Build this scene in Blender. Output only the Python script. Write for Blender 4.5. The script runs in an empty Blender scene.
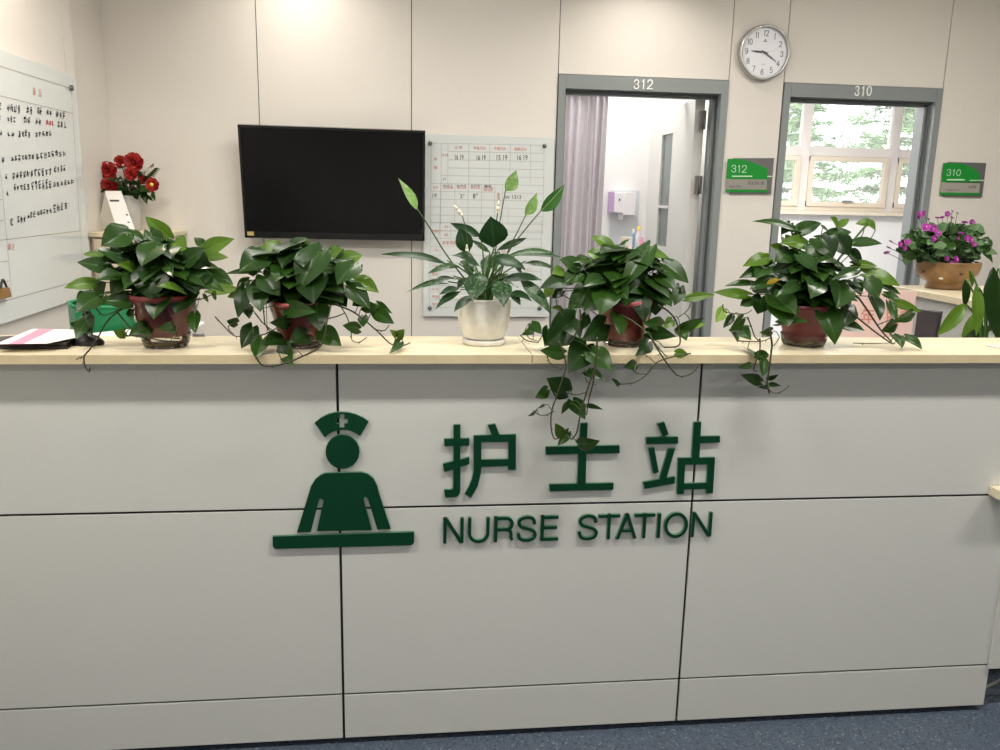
import bpy, bmesh, math, random
from mathutils import Vector as V, Matrix
S = bpy.context.scene
COL = S.collection
rnd = random.Random(7)
# ------------------------------------------------------------------ camera
FL, PITCH, ROLL, YAW, HC = 844.3856, .2098, .0219, .1186, 1.4925
cy, sy = math.cos(YAW), math.sin(YAW)
FW = V((sy*math.cos(PITCH), cy*math.cos(PITCH), -math.sin(PITCH)))
RT = V((cy, -sy, 0)); UP = RT.cross(FW)
cr, sr = math.cos(ROLL), math.sin(ROLL)
RR = cr*RT + sr*UP; UU = -sr*RT + cr*UP
CAM = V((0, 0, HC))
cam = bpy.data.cameras.new('camera'); co = bpy.data.objects.new('camera', cam); COL.objects.link(co)
m = Matrix((RR, UU, -FW)).transposed().to_4x4(); m.translation = CAM
co.matrix_world = m
cam.sensor_fit = 'HORIZONTAL'; cam.sensor_width = 36; cam.lens = FL*36/1000; cam.clip_start = .05; cam.clip_end = 200
S.camera = co
def ray(x, y): return FW + RR*((x-500)/FL) + UU*((375-y)/FL)
def U(x, y, Y): d = ray(x, y); return CAM + d*(Y/d.y)
def UX(x, y, X): d = ray(x, y); return CAM + d*(X/d.x)
def UZ(x, y, Z): d = ray(x, y); return CAM + d*((Z-HC)/d.z)
D = 2.1007          # counter face
OH = .05            # worktop overhang
ZT = 1.104          # worktop top
W = 4.6             # back wall face

# ------------------------------------------------------------------ materials
def mat(name, col, rough=.5, metal=0, noise=0, nscale=40, spec=.5, bump=0, coat=0, trans=0, ior=1.45, emit=None, estr=0, alpha=1):
    M = bpy.data.materials.new(name); M.use_nodes = True
    n = M.node_tree; b = n.nodes['Principled BSDF']
    b.inputs['Base Color'].default_value = (*col, 1); b.inputs['Roughness'].default_value = rough
    b.inputs['Metallic'].default_value = metal; b.inputs['Specular IOR Level'].default_value = spec
    b.inputs['Coat Weight'].default_value = coat; b.inputs['Transmission Weight'].default_value = trans
    b.inputs['IOR'].default_value = ior; b.inputs['Alpha'].default_value = alpha
    if emit: b.inputs['Emission Color'].default_value = (*emit, 1); b.inputs['Emission Strength'].default_value = estr
    if noise or bump:
        tc = n.nodes.new('ShaderNodeTexCoord'); t = n.nodes.new('ShaderNodeTexNoise')
        t.inputs['Scale'].default_value = nscale; t.inputs['Detail'].default_value = 4
        n.links.new(tc.outputs['Object'], t.inputs['Vector'])
        if noise:
            r = n.nodes.new('ShaderNodeMapRange'); r.inputs['To Min'].default_value = 1-noise; r.inputs['To Max'].default_value = 1+noise
            r.inputs['From Min'].default_value = .3; r.inputs['From Max'].default_value = .7
            n.links.new(t.outputs['Fac'], r.inputs['Value'])
            mx = n.nodes.new('ShaderNodeMix'); mx.data_type = 'RGBA'; mx.blend_type = 'MULTIPLY'; mx.inputs[0].default_value = 1
            mx.inputs[6].default_value = (*col, 1)
            n.links.new(r.outputs['Result'], mx.inputs[7]); n.links.new(mx.outputs[2], b.inputs['Base Color'])
        if bump:
            bp = n.nodes.new('ShaderNodeBump'); bp.inputs['Strength'].default_value = bump; bp.inputs['Distance'].default_value = .002
            n.links.new(t.outputs['Fac'], bp.inputs['Height']); n.links.new(bp.outputs['Normal'], b.inputs['Normal'])
    return M
def leafmat(name, col, rib=(.16, .30, .08), rough=.30, mottle=None, trl=.22):
    M = bpy.data.materials.new(name); M.use_nodes = True
    n = M.node_tree; N = n.nodes; L = n.links; b = N['Principled BSDF']; out = N['Material Output']
    uv = N.new('ShaderNodeUVMap'); sp = N.new('ShaderNodeSeparateXYZ'); L.new(uv.outputs['UV'], sp.inputs[0])
    ab = N.new('ShaderNodeMath'); ab.operation = 'ABSOLUTE'; L.new(sp.outputs['X'], ab.inputs[0])
    mr = N.new('ShaderNodeMapRange'); mr.inputs['From Min'].default_value = .03; mr.inputs['From Max'].default_value = .10
    mr.inputs['To Min'].default_value = .55; mr.inputs['To Max'].default_value = 0; L.new(ab.outputs[0], mr.inputs['Value'])
    tc = N.new('ShaderNodeTexCoord'); t = N.new('ShaderNodeTexNoise'); t.inputs['Scale'].default_value = 22; t.inputs['Detail'].default_value = 3
    L.new(tc.outputs['Object'], t.inputs['Vector'])
    c0 = N.new('ShaderNodeMix'); c0.data_type = 'RGBA'; c0.inputs[6].default_value = (*[x*.72 for x in col], 1); c0.inputs[7].default_value = (*[x*1.3 for x in col], 1)
    L.new(t.outputs['Fac'], c0.inputs[0])
    last = c0.outputs[2]
    if mottle:
        t2 = N.new('ShaderNodeTexNoise'); t2.inputs['Scale'].default_value = 130; t2.inputs['Detail'].default_value = 3; L.new(tc.outputs['Object'], t2.inputs['Vector'])
        m2 = N.new('ShaderNodeMapRange'); m2.inputs['From Min'].default_value = .52; m2.inputs['From Max'].default_value = .64; L.new(t2.outputs['Fac'], m2.inputs['Value'])
        c2 = N.new('ShaderNodeMix'); c2.data_type = 'RGBA'; L.new(m2.outputs['Result'], c2.inputs[0]); L.new(last, c2.inputs[6]); c2.inputs[7].default_value = (*mottle, 1)
        last = c2.outputs[2]
    c1 = N.new('ShaderNodeMix'); c1.data_type = 'RGBA'; L.new(mr.outputs['Result'], c1.inputs[0]); L.new(last, c1.inputs[6]); c1.inputs[7].default_value = (*rib, 1)
    L.new(c1.outputs[2], b.inputs['Base Color']); b.inputs['Roughness'].default_value = rough; b.inputs['Specular IOR Level'].default_value = .30
    tr = N.new('ShaderNodeBsdfTranslucent'); L.new(c1.outputs[2], tr.inputs['Color'])
    ms = N.new('ShaderNodeMixShader'); ms.inputs[0].default_value = trl
    L.new(b.outputs[0], ms.inputs[1]); L.new(tr.outputs[0], ms.inputs[2]); L.new(ms.outputs[0], out.inputs['Surface'])
    return M
def glassmat(name, col=(1, 1, 1), mixf=.12, rough=.05):
    M = bpy.data.materials.new(name); M.use_nodes = True
    n = M.node_tree; N = n.nodes; L = n.links; out = N['Material Output']
    for x in list(N):
        if x != out: N.remove(x)
    t = N.new('ShaderNodeBsdfTransparent'); t.inputs[0].default_value = (*col, 1)
    g = N.new('ShaderNodeBsdfGlossy'); g.inputs['Roughness'].default_value = rough
    fr = N.new('ShaderNodeFresnel'); fr.inputs[0].default_value = 1.5
    ad = N.new('ShaderNodeMath'); ad.operation = 'ADD'; ad.inputs[1].default_value = mixf-.04; ad.use_clamp = True
    L.new(fr.outputs[0], ad.inputs[0])
    ms = N.new('ShaderNodeMixShader'); L.new(ad.outputs[0], ms.inputs[0]); L.new(t.outputs[0], ms.inputs[1]); L.new(g.outputs[0], ms.inputs[2]); L.new(ms.outputs[0], out.inputs[0])
    return M
def woodtop():
    M = mat('worktop_laminate', (.70, .60, .42), .32)
    n = M.node_tree; b = n.nodes['Principled BSDF']
    tc = n.nodes.new('ShaderNodeTexCoord'); mp = n.nodes.new('ShaderNodeMapping'); mp.inputs['Scale'].default_value = (3, 14, 60)
    t = n.nodes.new('ShaderNodeTexNoise'); t.inputs['Scale'].default_value = 5; t.inputs['Detail'].default_value = 5
    r = n.nodes.new('ShaderNodeValToRGB'); r.color_ramp.elements[0].color = (.665, .58, .39, 1); r.color_ramp.elements[1].color = (.77, .70, .52, 1)
    r.color_ramp.elements[0].position = .3; r.color_ramp.elements[1].position = .7
    n.links.new(tc.outputs['Object'], mp.inputs[0]); n.links.new(mp.outputs[0], t.inputs['Vector']); n.links.new(t.outputs['Fac'], r.inputs[0]); n.links.new(r.outputs[0], b.inputs['Base Color'])
    return M
def floormat():
    M = mat('floor_vinyl', (.10, .13, .18), .5)
    n = M.node_tree; b = n.nodes['Principled BSDF']; tc = n.nodes.new('ShaderNodeTexCoord')
    v = n.nodes.new('ShaderNodeTexVoronoi'); v.inputs['Scale'].default_value = 220; v.inputs['Randomness'].default_value = 1
    sepc = n.nodes.new('ShaderNodeSeparateColor'); n.links.new(tc.outputs['Object'], v.inputs['Vector']); n.links.new(v.outputs['Color'], sepc.inputs[0])
    r = n.nodes.new('ShaderNodeValToRGB'); r.color_ramp.interpolation = 'CONSTANT'
    e = r.color_ramp.elements; e[0].color = (.035, .045, .065, 1); e[1].position = .12; e[1].color = (.062, .082, .116, 1)
    for p, c in ((.55, (.074, .098, .135, 1)), (.88, (.105, .13, .165, 1)), (.97, (.20, .23, .26, 1))):
        k = e.new(p); k.color = c
    n.links.new(sepc.outputs[0], r.inputs[0]); n.links.new(r.outputs[0], b.inputs['Base Color'])
    return M
M = dict(
    wall=mat('wall_laminate', (.73, .695, .645), .55, noise=.02, nscale=90),
    seam=mat('seam_dark', (.03, .026, .022), .8),
    white=mat('white_plaster', (.82, .81, .80), .7),
    ceil=mat('ceiling_white', (.8, .79, .76), .8),
    panel=mat('counter_laminate', (.592, .60, .568), .5, noise=.035, nscale=260),
    black=mat('joint_black', (.008, .008, .008), .6),
    top=woodtop(), edge=mat('worktop_front_shade', (.60, .505, .32), .45, noise=.06, nscale=30), floor=floormat(),  # edge: darker tan, grazing-light shade of the front put into the colour
    green=mat('sign_green', (.0012, .040, .016), .5, spec=.2),
    greenside=mat('sign_green_edge', (.07, .17, .11), .4),
    frame=mat('door_frame_grey', (.235, .262, .262), .42),
    framedark=mat('door_gasket', (.06, .065, .07), .7),
    num=mat('number_white', (.85, .86, .86), .4),
    tvb=mat('tv_bezel', (.008, .008, .009), .25),
    tvs=mat('tv_screen', (.005, .005, .006), .25, spec=.22),
    gold=mat('sticker_gold', (.55, .42, .16), .4),
    board=mat('board_glass', (.66, .70, .69), .07, spec=.5, coat=.4),
    line=mat('board_line', (.38, .35, .34), .6), red=mat('board_red', (.58, .22, .19), .6), ink=mat('marker_ink', (.03, .03, .035), .6),
    redink=mat('marker_red', (.65, .06, .10), .6), linebrown=mat('board_line_brown', (.28, .22, .20), .6),
    metal=mat('steel', (.42, .42, .42), .35, metal=1), chrome=mat('clock_silver', (.52, .52, .50), .28, metal=1),
    dial=mat('clock_dial', (.83, .84, .90), .4), blacktxt=mat('print_black', (.06, .06, .06), .6),
    clear=glassmat('clear_glass'), pane=glassmat('window_pane', (1, 1, 1), .06),
    plate=mat('sign_grey', (.17, .17, .165), .35, metal=.3), swoosh=mat('sign_swoosh', (.012, .26, .035), .3), platel=mat('sign_slip', (.28, .27, .24), .5),
    signtxt=mat('sign_text', (.55, .80, .55), .5),
    door=mat('door_leaf_white', (.66, .66, .63), .4),
    curtain=mat('curtain_mauve', (.64, .605, .635), .9, noise=.06, nscale=30),
    plastic=mat('white_plastic', (.80, .78, .80), .35), lilac=mat('lilac_plastic', (.50, .34, .58), .4),
    winf=mat('window_frame', (.70, .62, .50), .5), winfw=mat('window_frame_white', (.70, .66, .62), .5),
    potred=mat('pot_red', (.33, .045, .038), .35, noise=.25, nscale=14), potdk=mat('pot_brownred', (.26, .045, .045), .35, noise=.3, nscale=14), potmar=mat('pot_maroon', (.15, .026, .030), .35, noise=.3, nscale=14),
    sleeve=glassmat('clear_plastic', (.97, .97, .96), .05, .10), soil=mat('soil', (.03, .02, .014), .95, noise=.4, bump=.8),
    water=mat('root_brown', (.20, .15, .06), .35),
    potwhite=mat('pot_white', (.74, .73, .69), .4, noise=.08, nscale=60, bump=.25),
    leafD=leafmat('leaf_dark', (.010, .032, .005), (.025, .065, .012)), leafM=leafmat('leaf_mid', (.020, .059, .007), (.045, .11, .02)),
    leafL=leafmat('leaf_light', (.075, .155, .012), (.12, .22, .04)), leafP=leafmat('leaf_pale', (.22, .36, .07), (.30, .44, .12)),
    leafG=leafmat('leaf_greygreen', (.026, .064, .016), (.06, .12, .035), .22), leafY=leafmat('leaf_yellow', (.60, .42, .04), (.6, .45, .1)),
    lily=leafmat('lily_leaf', (.012, .042, .011), (.035, .085, .03), .34), lilyV=leafmat('lily_leaf_mottled', (.017, .053, .015), (.08, .14, .07), .34, mottle=(.10, .17, .09)),
    lilyW=leafmat('lily_leaf_streaked', (.028, .072, .022), (.09, .15, .07), .34, mottle=(.09, .16, .07)),
    spathe=leafmat('spathe_green', (.19, .36, .09), (.28, .42, .2), .45, mottle=(.36, .50, .22)), bud=mat('bud_cream', (.78, .74, .58), .5), spathd=leafmat('spathe_dark', (.05, .15, .03), (.35, .5, .25), .4),
    stem=mat('stem_green', (.045, .075, .022), .5), stemb=mat('stem_brown', (.045, .040, .018), .6), pet=mat('petiole', (.06, .14, .03), .45),
    violet=leafmat('violet_leaf', (.095, .18, .075), (.12, .2, .1), .6), mag=mat('petal_magenta', (.29, .022, .24), .55, noise=.25, nscale=120), magd=mat('petal_dark', (.16, .012, .14), .6), eye=mat('flower_eye', (.65, .35, .55), .6),
    bowl=mat('bowl_bamboo', (.22, .122, .050), .38, noise=.3, nscale=18), bowlhole=mat('bowl_dark', (.05, .02, .01), .7),
    rose=mat('rose_red', (.43, .032, .022), .6, noise=.35, nscale=60), rosed=mat('rose_deep', (.26, .006, .01), .5), yellow=mat('stamen_yellow', (.85, .6, .08), .5),
    vase=mat('vase_frosted', (.72, .71, .68), .25, trans=.35), paper=mat('paper_white', (.84, .83, .81), .6), papers=mat('paper_shade', (.72, .71, .70), .6), blue=mat('edge_blue', (.12, .12, .42), .5),
    cab=mat('cabinet_cream', (.66, .58, .46), .5), bin=mat('bin_green', (.003, .17, .058), .35), leather=mat('folder_black', (.02, .012, .012), .4), pink=mat('label_pink', (.68, .24, .34), .55),
    bk=mat('black_plastic', (.015, .015, .017), .35), mon=mat('monitor_grey', (.018, .021, .028), .5), poster=mat('poster_pink', (.76, .55, .50), .5), posterred=mat('poster_red', (.60, .22, .15), .5),
    bot=mat('bottle_blue', (.18, .42, .62), .3), botp=mat('bottle_pink', (.80, .30, .45), .4), boty=mat('cap_yellow', (.85, .65, .08), .4), boto=mat('box_cream', (.80, .70, .55), .5), navy=mat('cap_navy', (.06, .04, .25), .4), teal=mat('stick_teal', (.30, .65, .62), .4),
    wood=mat('eraser_brown', (.25, .13, .035), .5), bark=mat('bark', (.16, .11, .07), .9), conif=mat('conifer_needles', (.28, .40, .20), .8, noise=.3, nscale=6), ground=mat('outside_ground', (.25, .26, .2), .9),
    hinge=mat('hinge_steel', (.16, .155, .145), .5, metal=.3), pin=mat('standoff_grey', (.14, .14, .14), .4, metal=.6), cable=mat('cable_grey', (.30, .30, .27), .5), deskw=mat('desk_white', (.62, .60, .57), .5), greyp=mat('partition_grey', (.50, .49, .47), .55), splash=mat('splash_grey', (.62, .66, .68), .4),
)
def mix_translucent(M, f):
    n = M.node_tree; N = n.nodes; L = n.links; out = N['Material Output']; src = out.inputs[0].links[0].from_socket
    t = N.new('ShaderNodeBsdfTranslucent'); t.inputs[0].default_value = (.95, .96, .96, 1) if f < .3 else (.70, .655, .69, 1); ms = N.new('ShaderNodeMixShader'); ms.inputs[0].default_value = f
    L.new(src, ms.inputs[1]); L.new(t.outputs[0], ms.inputs[2]); L.new(ms.outputs[0], out.inputs[0])
mix_translucent(M['pane'], .085)  # white veil mixed into the pane as haze over the trees
mix_translucent(M['curtain'], .5)
# ------------------------------------------------------------------ mesh builder
class MB:
    def __init__(s): s.v = []; s.f = []; s.m = []; s.uv = []; s.sm = []
    def add(s, vs, fs, mi=0, uvs=None, smooth=False):
        o = len(s.v); s.v += [V(x) for x in vs]; s.uv += (uvs or [(0.5, 0)]*len(vs))
        for f in fs: s.f.append([o+i for i in f]); s.m.append(mi); s.sm.append(smooth)
    def box(s, a, b, mi=0):
        x0, x1 = sorted((a[0], b[0])); y0, y1 = sorted((a[1], b[1])); z0, z1 = sorted((a[2], b[2]))
        s.add([(x0, y0, z0), (x1, y0, z0), (x1, y1, z0), (x0, y1, z0), (x0, y0, z1), (x1, y0, z1), (x1, y1, z1), (x0, y1, z1)],
              [(0, 3, 2, 1), (4, 5, 6, 7), (0, 1, 5, 4), (1, 2, 6, 5), (2, 3, 7, 6), (3, 0, 4, 7)], mi)
    def hull(s, q0, q1, mi=0, mside=None, smooth=False):       # prism between two matching polygons
        n = len(q0); s.add(list(q0)+list(q1), [tuple(range(n)), tuple(range(2*n-1, n-1, -1))], mi)
        s.add(list(q0)+list(q1), [(i, n+i, n+(i+1) % n, (i+1) % n) for i in range(n)], mi if mside is None else mside, smooth=smooth)
    def prism(s, poly, y0, y1, mi=0, mside=None):              # polygon in xz pushed along y
        s.hull([V((x, y0, z)) for x, z in poly], [V((x, y1, z)) for x, z in poly], mi, mside)
    def lathe(s, c, prof, n=32, mi=0, axis='z', smooth=True, a0=0):
        c = V(c); vs = []; fs = []
        for r, h in prof:
            for k in range(n):
                a = a0+2*math.pi*k/n
                vs.append(c+(V((r*math.cos(a), r*math.sin(a), h)) if axis == 'z' else V((r*math.cos(a), h, r*math.sin(a)))))
        for i in range(len(prof)-1):
            for k in range(n):
                q = (i*n+k, i*n+(k+1) % n, (i+1)*n+(k+1) % n, (i+1)*n+k)
                fs.append(q if axis == 'z' else q[::-1])
        s.add(vs, fs, mi, smooth=smooth)
    def disc(s, c, r, n=32, mi=0, axis='z'):
        c = V(c); s.add([c+(V((r*math.cos(2*math.pi*k/n), r*math.sin(2*math.pi*k/n), 0)) if axis == 'z' else V((r*math.cos(2*math.pi*k/n), 0, r*math.sin(2*math.pi*k/n)))) for k in range(n)],
                        [tuple(range(n)) if axis == 'z' else tuple(range(n-1, -1, -1))], mi)
    def tube(s, pts, r, mi=0, n=6, r1=None, sub=5):
        P = [V(p) for p in pts]
        if len(P) > 2:
            Q = []
            for i in range(len(P)-1):
                a, b, c, d = P[max(i-1, 0)], P[i], P[i+1], P[min(i+2, len(P)-1)]
                for k in range(sub):
                    t = k/sub; Q.append(.5*((2*b)+(c-a)*t+(2*a-5*b+4*c-d)*t*t+(3*b-a-3*c+d)*t**3))
            Q.append(P[-1]); P = Q
        r1 = r if r1 is None else r1; vs = []; fs = []; N = len(P); nrm = None
        for i, p in enumerate(P):
            t = (P[min(i+1, N-1)]-P[max(i-1, 0)])
            if t.length < 1e-9: t = V((0, 0, 1))
            t.normalize()
            if nrm is None: nrm = t.orthogonal().normalized()
            nrm = (nrm-t*nrm.dot(t));
            if nrm.length < 1e-6: nrm = t.orthogonal()
            nrm.normalize(); b = t.cross(nrm); rr = r+(r1-r)*i/max(N-1, 1)
            vs += [p+(nrm*math.cos(2*math.pi*k/n)+b*math.sin(2*math.pi*k/n))*rr for k in range(n)]
        for i in range(N-1):
            for k in range(n): fs.append((i*n+k, i*n+(k+1) % n, (i+1)*n+(k+1) % n, (i+1)*n+k))
        fs.append(tuple(range(n-1, -1, -1))); fs.append(tuple((N-1)*n+k for k in range(n)))
        s.add(vs, fs, mi, smooth=True)
        return P
    def leaf(s, base, tip, w, mi=0, hint=(0, -.7, .7), heart=True, curl=.10, fold=.18, wav=0, prof=None):
        base, tip = V(base), V(tip); T = tip-base; L = T.length
        if L < 1e-5: return
        T.normalize(); h = V(hint); N = h-T*h.dot(T)
        if N.length < 1e-3: N = T.orthogonal()
        N.normalize(); B = T.cross(N)
        if prof is None:
            prof = [(0, .70), (.05, .86), (.14, .99), (.28, 1.04), (.44, .98), (.60, .80), (.75, .55), (.87, .30), (.95, .12), (1, .008)] if heart else \
                   [(0, .05), (.10, .34), (.24, .76), (.40, 1.0), (.56, .97), (.70, .75), (.83, .44), (.93, .16), (1, .01)]
        ss = (-1, -.8, -.5, -.2, 0, .2, .5, .8, 1) if heart else (-1, -.55, 0, .55, 1); bk = {0: 0, .2: -.11, .5: -.19, .8: -.13, 1: .02}; vs = []; uv = []; ph = rnd.random()*6
        for t, q in prof:
            for k in ss:
                back = bk[abs(k)]*L*max(0, 1-t*3.5) if heart else 0
                off = fold*abs(k)*q*w*.5 - curl*L*(2*t-1)**2 + wav*w*math.sin(t*9+ph+k)*abs(k)
                vs.append(base+T*(t*L+back)+B*(k*q*w*.5)+N*off); uv.append((k*q, t))
        n = len(ss); fs = [(i*n+k, i*n+k+1, (i+1)*n+k+1, (i+1)*n+k) for i in range(len(prof)-1) for k in range(n-1)]
        s.add(vs, fs, mi, uv, True)
    def quad(s, a, b, c, d, mi=0): s.add([a, b, c, d], [(0, 1, 2, 3)], mi)
    def build(s, name, mats, parent=None, bevel=0, kind=None, label=None):
        off = V(parent['_o']) if parent is not None and '_o' in parent else V((0, 0, 0))
        me = bpy.data.meshes.new(name); me.from_pydata([tuple(v-off) for v in s.v], [], s.f)
        mats = mats if isinstance(mats, (list, tuple)) else [mats]
        for x in mats: me.materials.append(x)
        me.polygons.foreach_set('material_index', s.m); me.polygons.foreach_set('use_smooth', s.sm)
        ul = me.uv_layers.new(name='UVMap')
        idx = [0]*len(me.loops); me.loops.foreach_get('vertex_index', idx)
        ul.data.foreach_set('uv', [c for i in idx for c in s.uv[i]])
        if not any(s.sm) or bevel:
            bm = bmesh.new(); bm.from_mesh(me); bmesh.ops.remove_doubles(bm, verts=bm.verts, dist=1e-6); bmesh.ops.recalc_face_normals(bm, faces=bm.faces); bm.to_mesh(me); bm.free()
        o = bpy.data.objects.new(name, me); COL.objects.link(o)
        if parent is not None: o.parent = parent; o['_o'] = tuple(off)
        if bevel:
            bv = o.modifiers.new('Bevel', 'BEVEL'); bv.width = bevel; bv.segments = 2; bv.limit_method = 'ANGLE'; bv.angle_limit = .6
        if kind: o['kind'] = kind
        if label: o['label'] = label
        return o
def tag(o, label, cat, group=None):
    o['label'] = label; o['category'] = cat
    if group: o['group'] = group
    return o
def thing(name, label, cat, loc, group=None, kind=None):
    o = bpy.data.objects.new(name, None); COL.objects.link(o); o.location = loc; o.empty_display_size = .05
    o['_o'] = tuple(loc)
    if kind: o['kind'] = kind
    if label: tag(o, label, cat, group)
    return o
def glyphs(txt, h=None, res=3):
    """outline of a line of text as (verts2d, faces); scaled so that the digits / capitals are 1 high"""
    c = bpy.data.curves.new('t', 'FONT'); c.body = txt; c.size = 1; c.resolution_u = res
    o = bpy.data.objects.new('t', c); COL.objects.link(o)
    dg = bpy.context.evaluated_depsgraph_get(); dg.update()
    me = bpy.data.meshes.new_from_object(o.evaluated_get(dg), depsgraph=dg)
    vs = [(v.co.x, v.co.y) for v in me.vertices]; fs = [tuple(p.vertices) for p in me.polygons]
    COL.objects.unlink(o); bpy.data.objects.remove(o); bpy.data.curves.remove(c); bpy.data.meshes.remove(me)
    return vs, fs
def put_text(mb, txt, fn, mi=0, depth=0, depthvec=None, box=None):
    """fn maps (u,v) in 0..1 of the text's own bounding box to a point; optional extrusion"""
    vs, fs = glyphs(txt)
    if not vs: return
    x0, x1 = min(v[0] for v in vs), max(v[0] for v in vs); y0, y1 = min(v[1] for v in vs), max(v[1] for v in vs)
    P = [fn((x-x0)/max(x1-x0, 1e-6), (y-y0)/max(y1-y0, 1e-6)) for x, y in vs]
    if depthvec is None: mb.add(P, fs, mi); return
    dv = V(depthvec); Q = [p+dv for p in P]; n = len(P)
    ed = {}
    for f in fs:
        for i in range(len(f)):
            a, b = f[i], f[(i+1) % len(f)]; ed[(a, b)] = 1
    mb.add(Q, fs, mi)
    mb.add(P+Q, [(a, b, n+b, n+a) for (a, b) in ed if (b, a) not in ed], mi)
def crom(P, sub=6):
    Q = []
    for i in range(len(P)-1):
        a, b, c, d = [V((*q, 0)) for q in (P[max(i-1, 0)], P[i], P[i+1], P[min(i+2, len(P)-1)])]
        for k in range(sub):
            t = k/sub; v = .5*((2*b)+(c-a)*t+(2*a-5*b+4*c-d)*t*t+(3*b-a-3*c+d)*t**3); Q.append((v.x, v.y))
    return Q+[P[-1]]
def ell(cx, cy, rx, ry, a0, a1, n=18): return [(cx+rx*math.cos(math.radians(a0+(a1-a0)*i/n)), cy+ry*math.sin(math.radians(a0+(a1-a0)*i/n))) for i in range(n+1)]
STROKES = {'U': [[(0, 1)]+ell(.5, .36, .5, .36, 180, 360)+[(1, 1)]], 'R': [[(0, 0), (0, 1)], [(0, 1), (.62, 1)]+ell(.62, .745, .34, .255, 90, -90, 12)+[(0, .49)], crom([(.60, .49), (.84, .43), (.91, .28), (.92, .12), (.98, 0)])],
 'S': [crom([(.95, .70), (.86, .92), (.5, 1), (.13, .91), (.04, .74), (.18, .59), (.5, .515), (.86, .41), (1, .25), (.87, .07), (.5, 0), (.11, .08), (0, .32)])], 'E': [[(0, 0), (0, 1)], [(0, 1), (.97, 1)], [(0, .53), (.9, .53)], [(0, 0), (1, 0)]],
 'T': [[(0, 1), (1, 1)], [(.5, 1), (.5, 0)]], 'I': [[(.5, 0), (.5, 1)]], 'O': [ell(.5, .5, .5, .5, 90, 450, 36)], '0': [ell(.5, .5, .5, .5, 90, 450, 28)],
 '3': [crom([(.03, .72), (.15, .92), (.5, 1), (.86, .9), (.92, .73), (.78, .58), (.45, .53), (.82, .47), (1, .27), (.85, .06), (.5, 0), (.1, .1), (0, .3)])], '1': [crom([(.05, .76), (.38, .84), (.62, 1)]), [(.62, 1), (.62, 0)]],
 '4': [[(.74, 0), (.74, 1), (0, .28), (1, .28)]], '5': [[(.9, 1), (.2, 1), (.08, .48)]+crom([(.08, .48), (.5, .62), (.95, .48), (.95, .15), (.5, 0), (.05, .12)])], '6': [crom([(.92, .82), (.55, 1), (.12, .75), (.02, .35), (.2, .04), (.5, 0), (.9, .1), (.95, .42), (.6, .6), (.2, .5), (.05, .3)])], '7': [[(0, 1), (1, 1), (.6, .5), (.4, 0)]], '8': [ell(.5, .76, .42, .24, 90, 450, 20), ell(.5, .26, .5, .26, 90, 450, 20)], '9': [crom([(.08, .18), (.45, 0), (.88, .25), (.98, .65), (.8, .96), (.5, 1), (.1, .9), (.05, .58), (.4, .4), (.8, .5), (.95, .7)])],
 '2': [crom([(.03, .68), (.12, .9), (.5, 1), (.88, .9), (.95, .7), (.8, .48), (.3, .18), (.02, 0)]), [(.02, 0), (1, 0)]]}
def stroke_char(mb, ch, fn, w, h, t, y0, y1, mi=0, ms=None):
    """fn(x, z) in metres inside the w x h box -> (X, Z); flat raised strokes t wide between y0 (front) and y1"""
    ms = mi if ms is None else ms
    def P3(x, z, y): X, Z = fn(x, z); return V((X, y, Z))
    def poly(q, k): mb.hull([P3(x, z, y0+k*.00015) for x, z in q], [P3(x, z, y1) for x, z in q], mi, ms)
    if ch == 'N':
        poly([(0, 0), (t, 0), (t, h), (0, h)], 0); poly([(w-t, 0), (w, 0), (w, h), (w-t, h)], 0); poly([(0, h), (t*1.25, h), (w, 0), (w-t*1.25, 0)], 1); return
    if ch == 'A':
        poly([(0, 0), (t*1.05, 0), (w/2+t*.55, h), (w/2-t*.6, h)], 0); poly([(w, 0), (w-t*1.05, 0), (w/2-t*.55, h), (w/2+t*.6, h)], 1); poly([(w*.2, h*.27), (w*.8, h*.27), (w*.76, h*.27+t*.85), (w*.24, h*.27+t*.85)], 2); return
    for k, st in enumerate(STROKES[ch]):
        P = [V((t/2+u*(w-t), t/2+v*(h-t), 0)) for u, v in st]; closed = (P[0]-P[-1]).length < 1e-6
        if not closed:
            P[0] = P[0]+(P[0]-P[1]).normalized()*(t/2 if len(st) < 4 or ch == 'U' or ch == 'R' else 0); P[-1] = P[-1]+(P[-1]-P[-2]).normalized()*(t/2 if len(st) < 4 or ch == 'U' else 0)
        a, c = [], []; n = len(P)
        for i in range(n):
            p0, p1 = P[i-1] if i else (P[-2] if closed else P[0]), P[i+1] if i < n-1 else (P[1] if closed else P[-1])
            d0 = (P[i]-p0).normalized() if (P[i]-p0).length > 1e-9 else (p1-P[i]).normalized(); d1 = (p1-P[i]).normalized() if (p1-P[i]).length > 1e-9 else d0
            d = (d0+d1).normalized(); nn = V((-d.y, d.x, 0)); mt = t/2/max(nn.dot(V((-d0.y, d0.x, 0))), .5); a.append(P[i]+nn*mt); c.append(P[i]-nn*mt)
        f0 = [P3(p.x, p.y, y0+k*.00015) for p in a+c]; f1 = [P3(p.x, p.y, y1) for p in a+c]
        mb.add(f0, [(i, i+1, n+i+1, n+i) for i in range(n-1)], mi)
        fs = [(i, i+1, 2*n+i+1, 2*n+i) for i in range(n-1)]+[(n+i, n+i+1, 3*n+i+1, 3*n+i) for i in range(n-1)]
        if not closed: fs += [(0, n, 3*n, 2*n), (n-1, 2*n-1, 4*n-1, 3*n-1)]
        mb.add(f0+f1, fs, ms)
def bil(a, b, c, d):      # bottom-left, bottom-right, top-right, top-left
    a, b, c, d = V(a), V(b), V(c), V(d)
    return lambda u, v: (a*(1-u)+b*u)*(1-v)+(d*(1-u)+c*u)*v

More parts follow.
